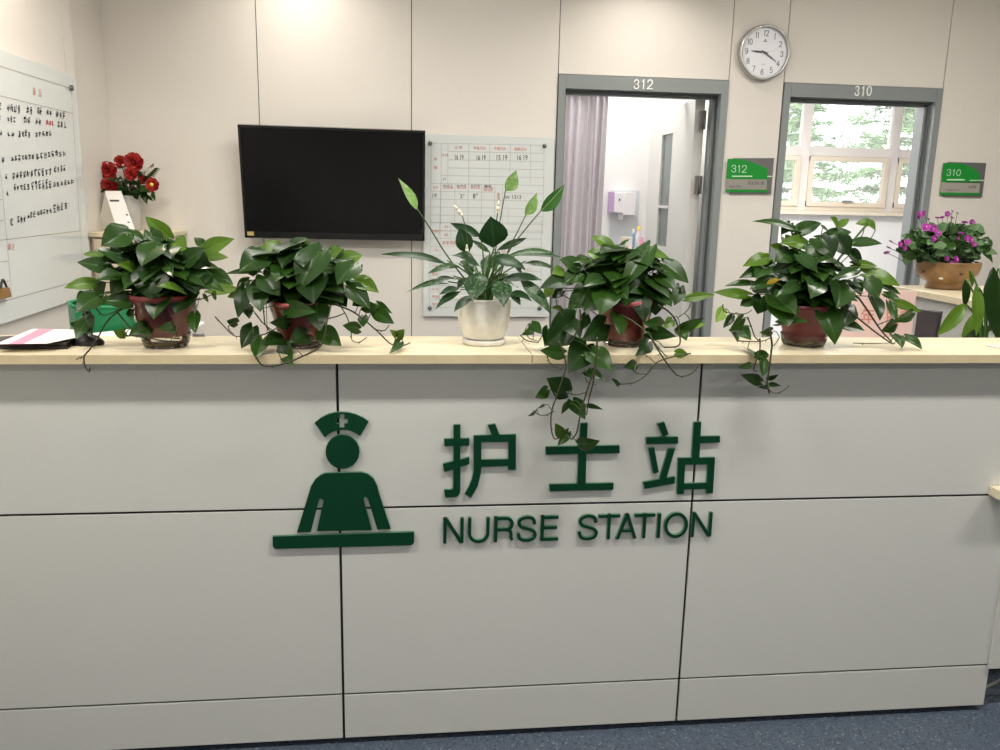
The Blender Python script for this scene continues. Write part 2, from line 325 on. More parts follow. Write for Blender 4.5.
# ================================================================== SETTING
XL, YP, XC, XR = -1.40, 4.03, -1.454, 6.6
ZC = 2.78
b = MB(); b.box((-1.6, -3.2, -.05), (XR+.15, 8.75, 0)); b.build('floor', M['floor'], kind='structure')
b = MB(); b.box((-1.6, -3.2, ZC), (XR+.15, 8.75, ZC+.05)); b.build('ceiling', M['ceil'], kind='structure')
SE = [XC, -.7173, .055, .8212, 1.752, 2.0619, 2.9861, 3.95, 4.9, 5.8, XR]
DT = 2.1226
b = MB(); g = .0022
for i in range(len(SE)-1):
    z0 = DT if i in (3, 5) else 0
    b.box((SE[i]+(g if i else 0), W, z0+(.001 if z0 else 0)), (SE[i+1]-g, W+.02, ZC), 0)
    b.box((SE[i], W+.012, z0), (SE[i+1], W+.15, ZC), 1 if False else 2)
for x in SE[1:-1]: b.box((x-g, W+.008, DT if x in (SE[3], SE[4], SE[5], SE[6]) else 0), (x+g, W+.012, ZC), 1)
b.build('wall_back', [M['wall'], M['seam'], M['white']], kind='structure')
b = MB(); b.box((XL-.2, -3.2, 0), (XL, 3.925, ZC)); b.box((XL-.2, 3.931, 0), (XL, YP, ZC)); b.box((XL-.2, 3.85, 0), (XL-.004, 3.98, ZC), 1)
b.box((XC-.15, YP, 0), (XC, W+.15, ZC)); b.build('wall_left', [M['wall'], M['seam']], kind='structure')
b = MB(); b.box((XR, -3.2, 0), (XR+.15, 8.75, ZC)); b.build('wall_right', M['wall'], kind='structure')
b = MB(); b.box((-1.6, -3.35, 0), (XR+.15, -3.2, ZC)); b.build('wall_front', M['wall'], kind='structure')
b = MB(); b.box((1.95, W+.15, 0), (2.03, 8.6, ZC)); b.build('wall_partition', M['white'], kind='structure')
b = MB(); b.box((.2, W+.15, 0), (.28, 6.1, ZC)); b.build('wall_ward_left', M['white'], kind='structure')
b = MB(); b.box((.2, 6.0, 0), (1.95, 6.1, ZC)); b.build('wall_ward_back', M['white'], kind='structure')
# window wall of room 310
YW = 8.6
wz0, wz1, wx0, wx1 = 1.40, 2.62, 3.1, 6.3
b = MB(); b.box((2.03, YW, 0), (XR, YW+.2, wz0)); b.box((2.03, YW, wz1), (XR, YW+.2, ZC)); b.box((2.03, YW, wz0), (wx0, YW+.2, wz1)); b.box((wx1, YW, wz0), (XR, YW+.2, wz1))
b.build('wall_window', M['white'], kind='structure')
b = MB()
nb_ = [0]
def bar(x0, x1, z0, z1, y0, y1, mi=0): nb_[0] += 1; e_ = nb_[0]*.0004; b.box((x0, y0+e_, z0), (x1, y1-e_*.5, z1), mi)
xm1, xm2 = U(806, 160, YW).x, U(895, 160, YW).x
zr = U(850, 152, YW).z
for x in (wx0+.03, xm1, xm2, wx1-.03): bar(x-.045, x+.045, wz0, wz1, YW+.02, YW+.11, 1)
bar(wx0, wx1, zr-.045, zr+.045, YW+.03, YW+.10, 1); bar(wx0, wx1, wz0, wz0+.05, YW+.02, YW+.11, 0); bar(wx0, wx1, wz1-.05, wz1, YW+.02, YW+.11, 1)
xs = [wx0+.03, xm1, xm2, wx1-.03]
for i in range(3):      # inner sashes of the lower row
    a, c = xs[i]+.05, xs[i+1]-.05
    bar(a, a+.05, wz0+.05, zr-.05, YW, YW+.07); bar(c-.05, c, wz0+.05, zr-.05, YW, YW+.07); bar(a, c, zr-.10, zr-.05, YW, YW+.07); bar(a, c, wz0+.05, wz0+.10, YW, YW+.07)
    bar((a+c)/2-.06, (a+c)/2+.06, wz0+.10, wz0+.12, YW-.03, YW, 2)
win = b.build('window_1', [M['winf'], M['winfw'], M['metal']], kind='structure')
b = MB(); b.box((wx0, YW+.055, wz0+.03), (wx1, YW+.060, wz1-.03)); b.build('window_pane', M['pane'], win)
b = MB(); b.box((wx0-.05, YW-.09, wz0-.035), (wx1+.05, YW+.02, wz0)); b.build('window_sill', M['winf'], win)

def door_frame(x0, x1, name):
    root = thing(name, None, None, ((x0+x1)/2, W, 0), kind='structure')
    b = MB(); f = .037; lh = .070; x0 += .003; x1 -= .003; zt = DT-.003
    b.box((x0, W-.012, 0), (x0+f, W+.02, zt)); b.box((x1-f, W-.012, 0), (x1, W+.02, zt)); b.box((x0+f+.0008, W-.012, zt-lh), (x1-f-.0008, W+.02, zt))
    b.box((x0+.004, W+.02, 0), (x0+f+.004, W+.165, zt-.01)); b.box((x1-f-.004, W+.02, 0), (x1-.004, W+.165, zt-.01)); b.box((x0+f, W+.02, zt-lh-.004), (x1-f, W+.165, zt-.01))
    b.box((x0+f, W+.06, 0), (x0+f+.018, W+.10, zt-lh)); b.box((x1-f-.018, W+.06, 0), (x1-f, W+.10, zt-lh)); b.box((x0+f, W+.06, zt-lh-.022), (x1-f, W+.10, zt-lh))
    b.box((x1-f-.008, W+.022, 0), (x1-f, W+.05, zt-lh), 1); b.box((x0+f, W+.022, zt-lh-.012), (x1-f, W+.05, zt-lh-.001), 1)
    b.build('door_frame', [M['frame'], M['framedark']], root)
    return root
d312 = door_frame(SE[3], SE[4], 'door_1'); d310 = door_frame(SE[5], SE[6], 'door_2')
for root, txt, pxs, y0, y1 in ((d312, '312', ((633.5, 639.6), (640.8, 645.8), (646.8, 653.3)), 79.3, 89.2), (d310, '310', ((854.4, 860.2), (861.0, 865.6), (866.2, 872.4)), 85.6, 96)):
    b = MB(); Y = W-.016
    for ch, (xa, xb_) in zip(txt, pxs):
        a, c = U(xa, y1, Y), U(xb_, y0, Y); stroke_char(b, ch, lambda x, z: (a.x+x, a.z+z), c.x-a.x, c.z-a.z, .0062, Y, W-.0115)
    b.build('room_number', M['num'], root, label='white room number %s on the lintel' % txt)
# open door leaf of 312
def yX(px, X, z=1.5): return UX(px, 150, X).y
b = MB(); lx0, lx1 = 1.628, 1.684; ya, yb = 4.752, 5.60
g0, g1 = UX(672, 150, lx0).y, UX(661.5, 150, lx0).y; gz1, gz0 = UX(668, 134, lx0).z, UX(664, 247, lx0).z
b.box((lx0, ya, .01), (lx1, g0, 2.035)); b.box((lx0, g1, .01), (lx1, yb, 2.035)); b.box((lx0, g0, gz1), (lx1, g1, 2.035)); b.box((lx0, g0, .01), (lx1, g1, gz0))
dl = b.build('door_leaf', M['door'], d312, label='white door leaf standing open into room 312')
b = MB(); b.box((lx0+.012, g0, gz0), (lx1-.012, g1, gz1)); b.build('glazing', mat('door_glass', (.13, .17, .155), .15, spec=.6), dl)
b = MB(); zz = UX(667, 207, lx0).z; b.box((lx0-.004, g0, zz-.008), (lx0+.01, g1, zz+.008)); b.build('glazing_bar', M['door'], dl)
for py in (120, 185):
    b = MB(); p = U(702-(py-120)*.06, py, 4.72); b.box((p.x-.022, 4.705, p.z-.05), (p.x+.018, 4.72, p.z+.05)); b.tube([(p.x, 4.702, p.z-.05), (p.x, 4.702, p.z+.05)], .005, n=10)
    b.build('hinge', M['hinge'], dl)
# outside
b = MB(); b.box((-4, YW+.3, -.1), (30, 45, -.02)); b.build('ground', M['ground'], kind='structure')
def conifer(x, y, h, R, seed, label):
    r = random.Random(seed); root = thing('conifer_tree', label, 'tree', (x, y, -.02), 'conifers outside the window')
    b = MB(); b.tube([(x, y, -.02), (x+.05, y, h*.5), (x, y, h)], .13, n=8, r1=.02); b.build('trunk', M['bark'], root)
    b = MB(); fo = MB(); z = .3
    while z < h:
        rad = R*(1-z/h)**.75+.15
        for k in range(9):
            a = r.random()*6.28; L = rad*r.uniform(.6, 1.1); dz = r.uniform(-.15, .12)
            tip = V((x+math.cos(a)*L, y+math.sin(a)*L, z+dz)); st = V((x, y, z+.12))
            b.tube([st, tip], .015, n=4, r1=.004)
            for q in range(16):
                t = r.uniform(.2, 1.05); c = st.lerp(tip, t)+V((r.uniform(-.1, .1), r.uniform(-.1, .1), r.uniform(-.06, .06)))
                for _ in range(7):
                    e = V((r.gauss(0, 1), r.gauss(0, 1), r.gauss(0, .45))).normalized()*r.uniform(.08, .17)
                    n = V((r.gauss(0, 1), r.gauss(0, 1), r.gauss(.8, .6))).cross(e).normalized()*.012
                    fo.add([c-n, c+n, c+e+n*.4, c+e-n*.4], [(0, 1, 2, 3)])
        z += .27
    b.build('branches', M['bark'], root); o = fo.build('foliage', M['conif'], root)
p = U(889, 150, 14); conifer(p.x, 14.0, 3.6, 2.3, 3, 'broad green conifer behind the right upright of the window')
p = U(800, 170, 17); conifer(p.x, 17.0, 3.6, 1.9, 4, 'farther green conifer behind the left upright of the window')
p = U(750, 170, 13); conifer(p.x, 13.0, 3.2, 1.5, 5, 'green conifer showing at the left edge of the window')

# ================================================================== COUNTER
XE = 1.741; XA, XB = -.1606, .7847; XRc = 3.0
root = thing('reception_counter', 'white panelled nurse station counter with dark joint lines', 'counter', (0, D+.15, 0))
gp = .0034; ZG1, ZG2 = .6889, .1532
cols = [(XL+.002, XA), (XA, XB), (XB, XE)]
for i, (x0, x1) in enumerate(cols):
    gl = gp if i else 0
    for nm, z0, z1 in (('upper_panel', ZG1+gp, ZT-.024), ('lower_panel', ZG2+.003, ZG1-gp), ('kick_panel', .02, ZG2-.003)):
        xx = XRc if (nm == 'upper_panel' and i == 2) else x1-(gp if i < 2 else 0)
        if nm == 'kick_panel': y0 = D
        b = MB(); b.box((x0+gl, D, z0), (xx, D+.018, z1)); b.build(nm, M['panel'], root, bevel=.0006)
b = MB(); b.box((XL+.002, D+.006, .03), (XE-.006, D+.03, ZT-.03)); b.box((XE-.01, D+.012, ZG1), (XRc, D+.03, ZT-.03)); b.build('joint_backing', M['black'], root)
b = MB(); b.box((XL+.002, D+.03, 0), (XE-.01, D+.05, .03)); b.build('plinth', M['black'], root)
b = MB(); b.box((XL+.002, D+.03, .03), (XE, D+.25, ZT-.025)); b.box((XE, D+.03, ZG1), (XRc, D+.25, ZT-.025)); b.build('carcass', M['deskw'], root)
YF, YB = D-OH, UZ(700, 337, ZT).y; xj = .3245
b = MB(); b.box((XL+.002, YF+.0012, ZT-.0222), (xj-.0011, YB, ZT)); wt = b.build('worktop', M['top']); wt['_o'] = (0, 0, 0); b = MB(); b.box((XL+.002, YF, ZT-.0222), (xj-.0011, YF+.001, ZT-.0006)); b.build('shaded_front_strip', M['edge'], wt); tag(wt, 'cream worktop slab left of the joint beside the white pot', 'worktop')  # separate front strip carries the darker, shaded colour of the slab's front
b = MB(); b.box((xj+.0011, YF+.0012, ZT-.0222), (XRc, YB, ZT)); wt = b.build('worktop', M['top']); wt['_o'] = (0, 0, 0); b = MB(); b.box((xj+.0011, YF, ZT-.0222), (XRc, YF+.001, ZT-.0006)); b.build('shaded_front_strip', M['edge'], wt); tag(wt, 'cream worktop slab right of the joint under the two right trailing plants', 'worktop')
# low side desk
root = thing('side_desk', 'low pale desk with wooden top jutting out at the right end of the counter', 'desk', (2.3, D-.02, 0))
sx = U(989, 488, D).x
b = MB(); b.box((sx, D-.057, .690), (XRc, D-.001, .717)); b.build('desk_top', M['top'], root, bevel=.0015)
b = MB(); b.box((1.734, D-.010, .146), (XRc, D-.001, .689)); b.box((2.9, D-.05, 0), (2.93, D-.0105, .689)); b.build('desk_panel', M['panel'], root)
b = MB(); b.tube([(1.77, D+.10, .14), (1.80, D+.10, .06), (1.78, D+.10, .006), (1.86, D+.12, .006), (1.9, D+.1, .07), (1.84, D+.11, .13)], .005)
tag(b.build('cable', M['cable']), 'loop of grey cable under the low side desk', 'cable')
# ------------------------------------------------------------------ signage, raised letters
def zp(lst, ox, oy, s, Y=D):
    return [(p.x, p.z) for p in (U(ox+x/s, oy+y/s, Y) for x, y in lst)]
TH = .010
def arc(cx, cy, r, a0, a1, n=10, ry=None):
    ry = ry or r
    return [(cx+r*math.cos(math.radians(a0+(a1-a0)*i/n)), cy-ry*math.sin(math.radians(a0+(a1-a0)*i/n))) for i in range(n+1)]
def raised(b, lst, ox, oy, s): b.k = getattr(b, 'k', 0)+1; b.prism(zp(lst, ox, oy, s), D-TH+b.k*.00012, D-.0005, 0, 1)
GM = [M['green'], M['greenside']]
e = (260, 400, 4.688)
pc = U(345, 480, D)
root = thing('nurse_emblem', 'dark green nurse figure emblem left of the big characters on the counter', 'emblem', (pc.x, D-TH, pc.z))
b = MB()
def mix2(p, q, t): return (p[0]+(q[0]-p[0])*t, p[1]+(q[1]-p[1])*t)
oarc = [(258, 103), (288, 78), (322, 62), (355, 54), (385, 52), (418, 55), (450, 64), (482, 78), (510, 97)]
iarc = [(305, 170), (322, 155), (342, 143), (363, 137), (385, 135), (408, 136), (430, 142), (451, 152), (470, 165)]
for k in range(8):
    q = [oarc[k], oarc[k+1], iarc[k+1], iarc[k]]
    if k in (3, 4):        # leave room for the cut-out cross
        t0, t1 = .10, .88
        raised(b, [oarc[k], oarc[k+1], mix2(oarc[k+1], iarc[k+1], t0), mix2(oarc[k], iarc[k], t0)], *e)
        raised(b, [mix2(oarc[k], iarc[k], t1), mix2(oarc[k+1], iarc[k+1], t1), iarc[k+1], iarc[k]], *e)
        xa, xb2 = (355, 374) if k == 3 else (396, 418)
        raised(b, [(xa, 58), (xb2, 58), (xb2, 84), (xa, 84)], *e); raised(b, [(xa, 106), (xb2, 106), (xb2, 128), (xa, 128)], *e)
    else: raised(b, q, *e)
b.build('nurse_cap', GM, root)
b = MB(); raised(b, arc(388, 237, 79, 0, 360, 40)[:-1], *e); b.build('head', GM, root)
b = MB()
# torso and arms, split so that every piece is convex enough
raised(b, [(300, 465), (285, 455), (287, 452), (230, 435), (240, 400), (262, 365), (285, 347), (305, 338), (475, 333), (505, 341), (532, 362), (550, 398), (558, 432), (505, 452), (492, 447), (486, 458), (488, 470), (525, 603), (268, 608)], *e)
raised(b, [(230, 435), (287, 452), (278, 462), (240, 612), (175, 614)], *e)
raised(b, [(558, 432), (613, 598), (550, 601), (508, 462), (500, 450)], *e)
b.build('body', GM, root)
b = MB(); raised(b, [(62, 633), (722, 612), (722, 660), (715, 671), (705, 674), (78, 691), (66, 685), (62, 675)], *e); b.build('desk_bar', GM, root)
pc = U(580, 460, D)
root = thing('chinese_lettering', 'large dark green Chinese characters on the counter above the English words', 'sign', (pc.x, D-TH, pc.z))
s1 = (430, 410, 8.333)
b = MB()
for q in ([(117, 232), (325, 228), (325, 288), (117, 292)], [(195, 115), (251, 115), (251, 655), (246, 684), (236, 702), (218, 714), (125, 720), (118, 655), (178, 655), (188, 650), (192, 642)],
          [(105, 440), (325, 385), (325, 442), (118, 508)], [(478, 118), (540, 108), (578, 200), (515, 215)],
          [(362, 205), (712, 195), (712, 250), (650, 258), (425, 258), (425, 405), (425, 463), (418, 530), (395, 625), (338, 722), (288, 690), (325, 625), (350, 560), (362, 500)],
          [(650, 240), (712, 240), (712, 490), (650, 490)], [(425, 405), (652, 401), (652, 457), (424, 465)]): raised(b, q, *s1)
b.build('character', GM, root, label='green character of a hand beside a door shape, first of three')
s2 = (535, 410, 8.333); b = MB()
for q in ([(375, 103), (433, 100), (424, 300), (415, 640), (345, 645), (360, 300)], [(85, 298), (698, 287), (698, 350), (85, 363)], [(115, 610), (648, 598), (646, 655), (118, 667)]): raised(b, q, *s2)
b.build('character', GM, root, label='green character of a cross over a bar, in the middle')
s3 = (635, 410, 8.337); b = MB()
for q in ([(180, 105), (235, 92), (272, 195), (222, 210)], [(87, 220), (350, 215), (350, 272), (87, 276)], [(105, 310), (152, 303), (190, 510), (145, 520)], [(270, 312), (325, 312), (250, 575), (195, 570)],
          [(62, 592), (325, 545), (322, 603), (75, 648)], [(482, 95), (543, 92), (528, 390), (465, 390)], [(535, 212), (698, 210), (698, 262), (535, 268)],
          [(352, 392), (412, 392), (398, 690), (342, 692)], [(352, 392), (658, 387), (656, 442), (352, 450)], [(600, 390), (658, 387), (640, 685), (585, 687)], [(395, 605), (590, 598), (588, 648), (393, 655)]): raised(b, q, *s3)
b.build('character', GM, root, label='green character of two halves crossed by the counter joint, last of three')
pc = U(578, 526, D)
root = thing('english_lettering', 'dark green raised words reading NURSE STATION below the Chinese characters', 'sign', (pc.x, D-TH, pc.z))
zb0, zb1 = .589, .6595
for ch, xa, xb2 in (('N', 28, 98), ('U', 113, 187), ('R', 203, 272), ('S', 280, 350), ('E', 363, 424), ('S', 490, 560), ('T', 560, 634), ('A', 622, 694), ('T', 683, 754), ('I', 762, 775), ('O', 787, 868), ('N', 880, 950)):
    xw0 = U(435+xa/3.448, 526, D).x; xw1 = U(435+xb2/3.448, 526, D).x
    ov = .0015 if ch in 'SOU' else 0
    hh = zb1-zb0+(ov*2 if ch in 'SO' else ov)
    b = MB(); stroke_char(b, ch, lambda x, z: (xw0+x, zb0-ov+z), xw1-xw0, hh, .0086 if ch != 'I' else min(.0090, xw1-xw0), D-TH, D-.0005, 0, 1)
    b.build('letter', GM, root)

# ================================================================== BACK WALL THINGS
# television
tl, tr, bl, br = V((-.795, 4.42, 1.803)), V((.122, 4.42, 1.800)), V((-.795, 4.50, 1.252)), V((.122, 4.50, 1.249))
root = thing('television', 'black flat television tilted on the back wall above the second plant', 'television', (-.335, W, 1.25))
nrm = (tr-tl).cross(bl-tl).normalized()
if nrm.y > 0: nrm = -nrm
def tvp(u, v, d=0): return (bl*(1-u)+br*u)*(1-v)+(tl*(1-u)+tr*u)*v + nrm*d
b = MB(); b.hull([tvp(0, 0, 0), tvp(1, 0, 0), tvp(1, 1, 0), tvp(0, 1, 0)], [tvp(0, 0, -.04), tvp(1, 0, -.04), tvp(1, 1, -.04), tvp(0, 1, -.04)])
b.hull([tvp(.2, .1, -.04), tvp(.8, .1, -.04), tvp(.8, .7, -.04), tvp(.2, .7, -.04)], [tvp(.25, .15, -.07), tvp(.75, .15, -.07), tvp(.75, .65, -.07), tvp(.25, .65, -.07)])
b.build('housing', M['tvb'], root)
b = MB()
for u0, v0, u1, v1 in ((0, 0, .012, 1), (.988, 0, 1, 1), (0, .98, 1, 1), (0, 0, 1, .06)):
    b.hull([tvp(u0, v0, .004), tvp(u1, v0, .004), tvp(u1, v1, .004), tvp(u0, v1, .004)], [tvp(u0, v0, 0), tvp(u1, v0, 0), tvp(u1, v1, 0), tvp(u0, v1, 0)])
b.build('bezel', M['tvb'], root)
b = MB(); b.hull([tvp(.012, .06, .001), tvp(.988, .06, .001), tvp(.988, .98, .001), tvp(.012, .98, .001)], [tvp(.012, .06, 0), tvp(.988, .06, 0), tvp(.988, .98, 0), tvp(.012, .98, 0)]); b.build('screen', M['tvs'], root)
b = MB(); b.hull([tvp(.014, .022, .0055), tvp(.05, .022, .0055), tvp(.05, .058, .0055), tvp(.014, .058, .0055)], [tvp(.014, .022, .004), tvp(.05, .022, .004), tvp(.05, .058, .004), tvp(.014, .058, .004)]); b.build('sticker', M['gold'], root, label='small gold sticker in the lower left corner')
b = MB(); b.box((-.5, 4.5, 1.42), (-.17, W-.001, 1.64)); b.build('wall_bracket', M['bk'], root)
# back whiteboard
bx0, bx1, bz0, bz1 = .118, .808, .840, 1.7945; YBd = 4.575
root = thing('glass_whiteboard', 'pale glass whiteboard with printed grid between the television and door', 'whiteboard', ((bx0+bx1)/2, W, bz0))
b = MB(); b.box((bx0, YBd, bz0), (bx1, YBd+.008, bz1)); b.build('glass_panel', M['board'], root)
za, zb_ = (420, 130, 7.143), (420, 220, 7.143)
def Q(x, y, z=za, Y=YBd-.0008): return U(z[0]+x/z[2], z[1]+y/z[2], Y)
for x, y, z in ((72, 95, za), (890, 113, za), (70, 630, zb_), (855, 630, zb_)):
    p = Q(x, y, z, YBd-.008); b = MB(); b.lathe((p.x, W-.001, p.z), [(0, -.034), (.010, -.034), (.011, -.030), (.011, 0)], 16, axis='y'); b.build('standoff', M['pin'], root)
b = MB()
def ln(x0, y0, x1, y1, z=za, w=.0008, mi=0):
    p, q = Q(x0, y0, z), Q(x1, y1, z); t = (q-p).normalized(); n = V((-t.z, 0, t.x))*w
    b.quad(p-n, q-n, q+n, p+n, mi)
def px2(x): return Q(x, 300).x
X0, X1 = 80, 882
for y in (95, 383): ln(X0, y-2, X1+6, y+15)
ln(200, 152, 887, 167); ln(200, 212, 886, 226); ln(200, 270, 885, 284); ln(200, 325, 884, 340); ln(150, 323, 200, 325)
for x in (80, 152, 200, 348, 497, 645, 790): ln(x, 95, x-2 if x < 500 else x-4, 390)
ln(887, 110, 876, 750); ln(80, 95, 76, 750)
ln(78, 437, 540, 445); ln(78, 493, 880, 508); ln(78, 550, 625, 558); ln(78, 607, 875, 620); ln(78, 663, 875, 675); ln(78, 720, 875, 733); ln(630, 560, 878, 566); ln(590, 447, 880, 455)
for x in (150, 250, 345, 440, 535, 590): ln(x, 388, x-4, 670)
ln(632, 560, 626, 672); ln(148, 390, 140, 750); ln(222, 665, 220, 750)
for y in (17, 75, 132, 190, 250, 307, 365, 420, 470, 520, 570, 625): ln(72, y, 872, y+4, zb_)
ln(76, 0, 68, 625, zb_); ln(145, 0, 140, 625, zb_); ln(870, 0, 860, 628, zb_); ln(222, 0, 220, 130, zb_)
b.build('ruled_grid', M['line'], root)
def tx(txt, x0, y0, x1, y1, z=za, mi=0, nm='printed_heading', mt='red'):
    b = MB(); put_text(b, txt, bil(Q(x0, y1, z, YBd-.0016), Q(x1, y1, z, YBd-.0016), Q(x1, y0, z, YBd-.0016), Q(x0, y0, z, YBd-.0016)), mi); b.build(nm, M[mt], root)
for t, x0, y0, x1, y1 in (('日 期', 250, 112, 300, 136), ('早餐后2h', 382, 116, 470, 140), ('中餐后2h', 528, 120, 614, 144), ('晚餐后2h', 675, 124, 762, 148), ('血', 100, 195, 122, 216), ('糖', 100, 256, 122, 280), ('日间', 155, 170, 198, 188),
                          ('床号', 92, 400, 130, 418), ('餐前血糖', 165, 402, 235, 420), ('餐后血糖', 262, 402, 330, 420), ('睡前血糖', 362, 402, 428, 420), ('随机血糖', 455, 405, 520, 438), ('胰', 550, 448, 572, 466), ('岛', 550, 466, 572, 484), ('素', 550, 484, 572, 502)): tx(t, x0, y0, x1, y1)
for t, x0, y0, x1, y1 in (('特殊病', 84, 68, 136, 90), ('手术', 172, 36, 204, 60), ('检查', 172, 94, 204, 116), ('患者须知', 158, 148, 260, 178), ('一级', 84, 205, 130, 225), ('二级', 84, 262, 130, 284), ('三级', 84, 318, 130, 338), ('备班', 84, 375, 130, 395),
                          ('护士长', 84, 428, 134, 446), ('主班', 84, 482, 134, 502), ('责班', 84, 536, 134, 556), ('夜班', 84, 590, 134, 610), ('值班', 580, 215, 612, 232), ('会诊', 760, 345, 796, 362)): tx(t, x0, y0, x1, y1, zb_)
for t, x0, y0, x1, y1 in (('16 19', 250, 176, 310, 212), ('16 19', 405, 178, 468, 216), ('15 19', 548, 178, 622, 216), ('16 19', 695, 178, 768, 216), ('19', 90, 455, 118, 482), ("2°", 285, 458, 318, 486), ("8°", 378, 452, 412, 488), ('200', 606, 470, 638, 490), ('1313', 660, 465, 722, 492), ('17', 165, 342, 186, 360)): tx(t, x0, y0, x1, y1, nm='handwriting', mt='ink')
for t, x0, y0, x1, y1 in (('尼古丁', 165, 390, 235, 404), ('比木中', 262, 390, 330, 404), ('尼日中', 362, 390, 428, 404), ('睡高', 460, 392, 510, 412)): tx(t, x0, y0, x1, y1, nm='handwriting', mt='ink')
# left whiteboard on the side wall
XBd = XL+.024; b0y, b1y = 2.55, 3.962
zt, zb2 = UX(75, 76.5, XBd).z, UX(40, 311.5, XBd).z
root = thing('glass_whiteboard', 'large glass whiteboard with handwritten lines on the left side wall', 'whiteboard', (XL, 3.4, zb2))
b = MB(); b.box((XL+.014, b0y, zb2), (XBd, b1y, zt)); b.build('glass_panel', M['board'], root)
def QL(x, y, d=.0008): return UX(x, y, XBd+d)
b = MB()
def lnl(x0, y0, x1, y1, w=.0010, mi=0):
    p, q = QL(x0, y0), QL(x1, y1); t = (q-p).normalized(); n = V((0, -t.z, t.y))*w
    b.quad(p-n, q-n, q+n, p+n, mi)
def ext(x0, y0, x1, y1, w=.0010):  # horizontal rule carried on past the frame
    p, q = QL(x0, y0), QL(x1, y1); z = (p.z+q.z)/2
    b.quad(V((p.x, b0y+.06, z-w)), V((p.x, q.y, z-w)), V((p.x, q.y, z+w)), V((p.x, b0y+.06, z+w)))
for q in ((0, 66.4, 70, 88), (0, 96.4, 73, 113), (0, 240.6, 82, 230.4), (0, 303, 83, 279)): ext(*q)
for q in ((0, 200, 2.4, 199.4), (0, 221, 4, 220), (0, 262, 8, 261), (0, 283, 9, 281)): lnl(*q)
lnl(1, 175, 12, 298); lnl(71, 86, 83.5, 281)
b.build('ruled_grid', M['linebrown'], root)
p = QL(72, 88.5); b = MB(); b.lathe((0, 0, 0), [(0, .012), (.011, .012), (.012, .006), (.012, -.012)], 16)
b.v = [V((XBd+v.z, p.y-.02+v.x, p.z+v.y)) for v in b.v]; b.build('standoff', M['pin'], root)
p = QL(2, 305); b = MB(); b.lathe((0, 0, 0), [(0, .012), (.011, .012), (.012, .006), (.012, -.012)], 16)
b.v = [V((XBd+v.z, b0y+.05+v.x, zb2+.05+v.y)) for v in b.v]; b.build('standoff', M['pin'], root)
b = MB(); r2 = random.Random(21)
def scrib(x0, y0, x1, y1, h, n, mi=0, w=.0016):
    for i in range(n):
        cx0 = x0+(x1-x0)*(i+.08)/n; cx1 = x0+(x1-x0)*(i+.86)/n; yc = y0+(y1-y0)*(i+.5)/n
        for k in range(7):
            kind = r2.random(); a = r2.random(); c = r2.random()
            if kind < .42: ax, bx, ay, by = 0+a*.3, 1-c*.3, r2.uniform(-.9, .8), None; by = ay+r2.uniform(-.35, .15)
            elif kind < .8: ax = r2.uniform(.1, .9); bx = ax+r2.uniform(-.2, .2); ay, by = -.9+a*.6, .9-c*.6
            else: ax, bx, ay, by = a*.6, .4+c*.6, -.6+a*.8, .9-c*.5
            p, q = QL(cx0+(cx1-cx0)*ax, yc+h*.5*ay, .0012), QL(cx0+(cx1-cx0)*bx, yc+h*.5*by, .0012)
            t = q-p
            if t.length < 1e-5: continue
            t.normalize(); nn = V((0, -t.z, t.y))*w*r2.uniform(.6, 1.2); b.quad(p-nn, q-nn, q+nn, p+nn, mi)
for x0, y0, x1, y1, h, n in ((-2, 106, 2, 107, 9, 1), (6.5, 107.5, 21, 110, 9, 4), (26, 109, 33, 111, 9, 2), (37, 110, 42.5, 112, 8, 2), (46, 112, 52, 113, 6, 2), (56, 114, 65.5, 116, 8, 3),
                             (-2, 118, 1, 118, 6, 1), (7, 119, 16, 120, 7, 3), (23, 120, 31, 121, 7, 2), (35, 121, 41.5, 122, 8, 2), (57, 124, 67, 125, 8, 3),
                             (-2, 133, 3, 133, 5, 1), (7, 134, 15, 134, 6, 2), (18, 134, 31, 134, 9, 4), (35, 134.5, 52, 133.5, 5, 5),
                             (2, 160, 5, 160, 6, 1), (11, 158.5, 35, 156, 6, 7), (36, 157, 66, 153, 7, 8), (5, 177, 8, 177, 5, 1), (12, 176, 52, 171, 9, 11), (54, 170, 66, 168.5, 7, 4),
                             (13, 188, 30, 187, 7, 5), (31, 186, 52, 184, 10, 6), (53, 185, 74, 181, 6, 6), (6, 194, 9, 194, 5, 1), (10, 222, 14, 222, 8, 1), (17, 220, 26, 219, 8, 3), (27, 216, 36, 214, 8, 3), (37, 213, 52, 211, 6, 5), (53, 209, 68, 205, 10, 4)):
    b = MB(); scrib(x0, y0, x1, y1, h, n); b.build('handwriting', M['ink'], root)
b = MB(); scrib(46, 123, 54, 123.5, 6, 3); b.build('handwriting', M['redink'], root, label='one word in red marker')
for t, x0, y0, x1, y1 in (('备', 33, 87, 36, 95), ('忘', 38.5, 88.5, 42, 96.5), ('备注', 8, 243, 14.5, 250)):
    b = MB(); put_text(b, t, bil(QL(x0, y1, .0012), QL(x1, y1+.4, .0012), QL(x1, y0+.4, .0012), QL(x0, y0, .0012))); b.build('printed_heading', M['red'], root)
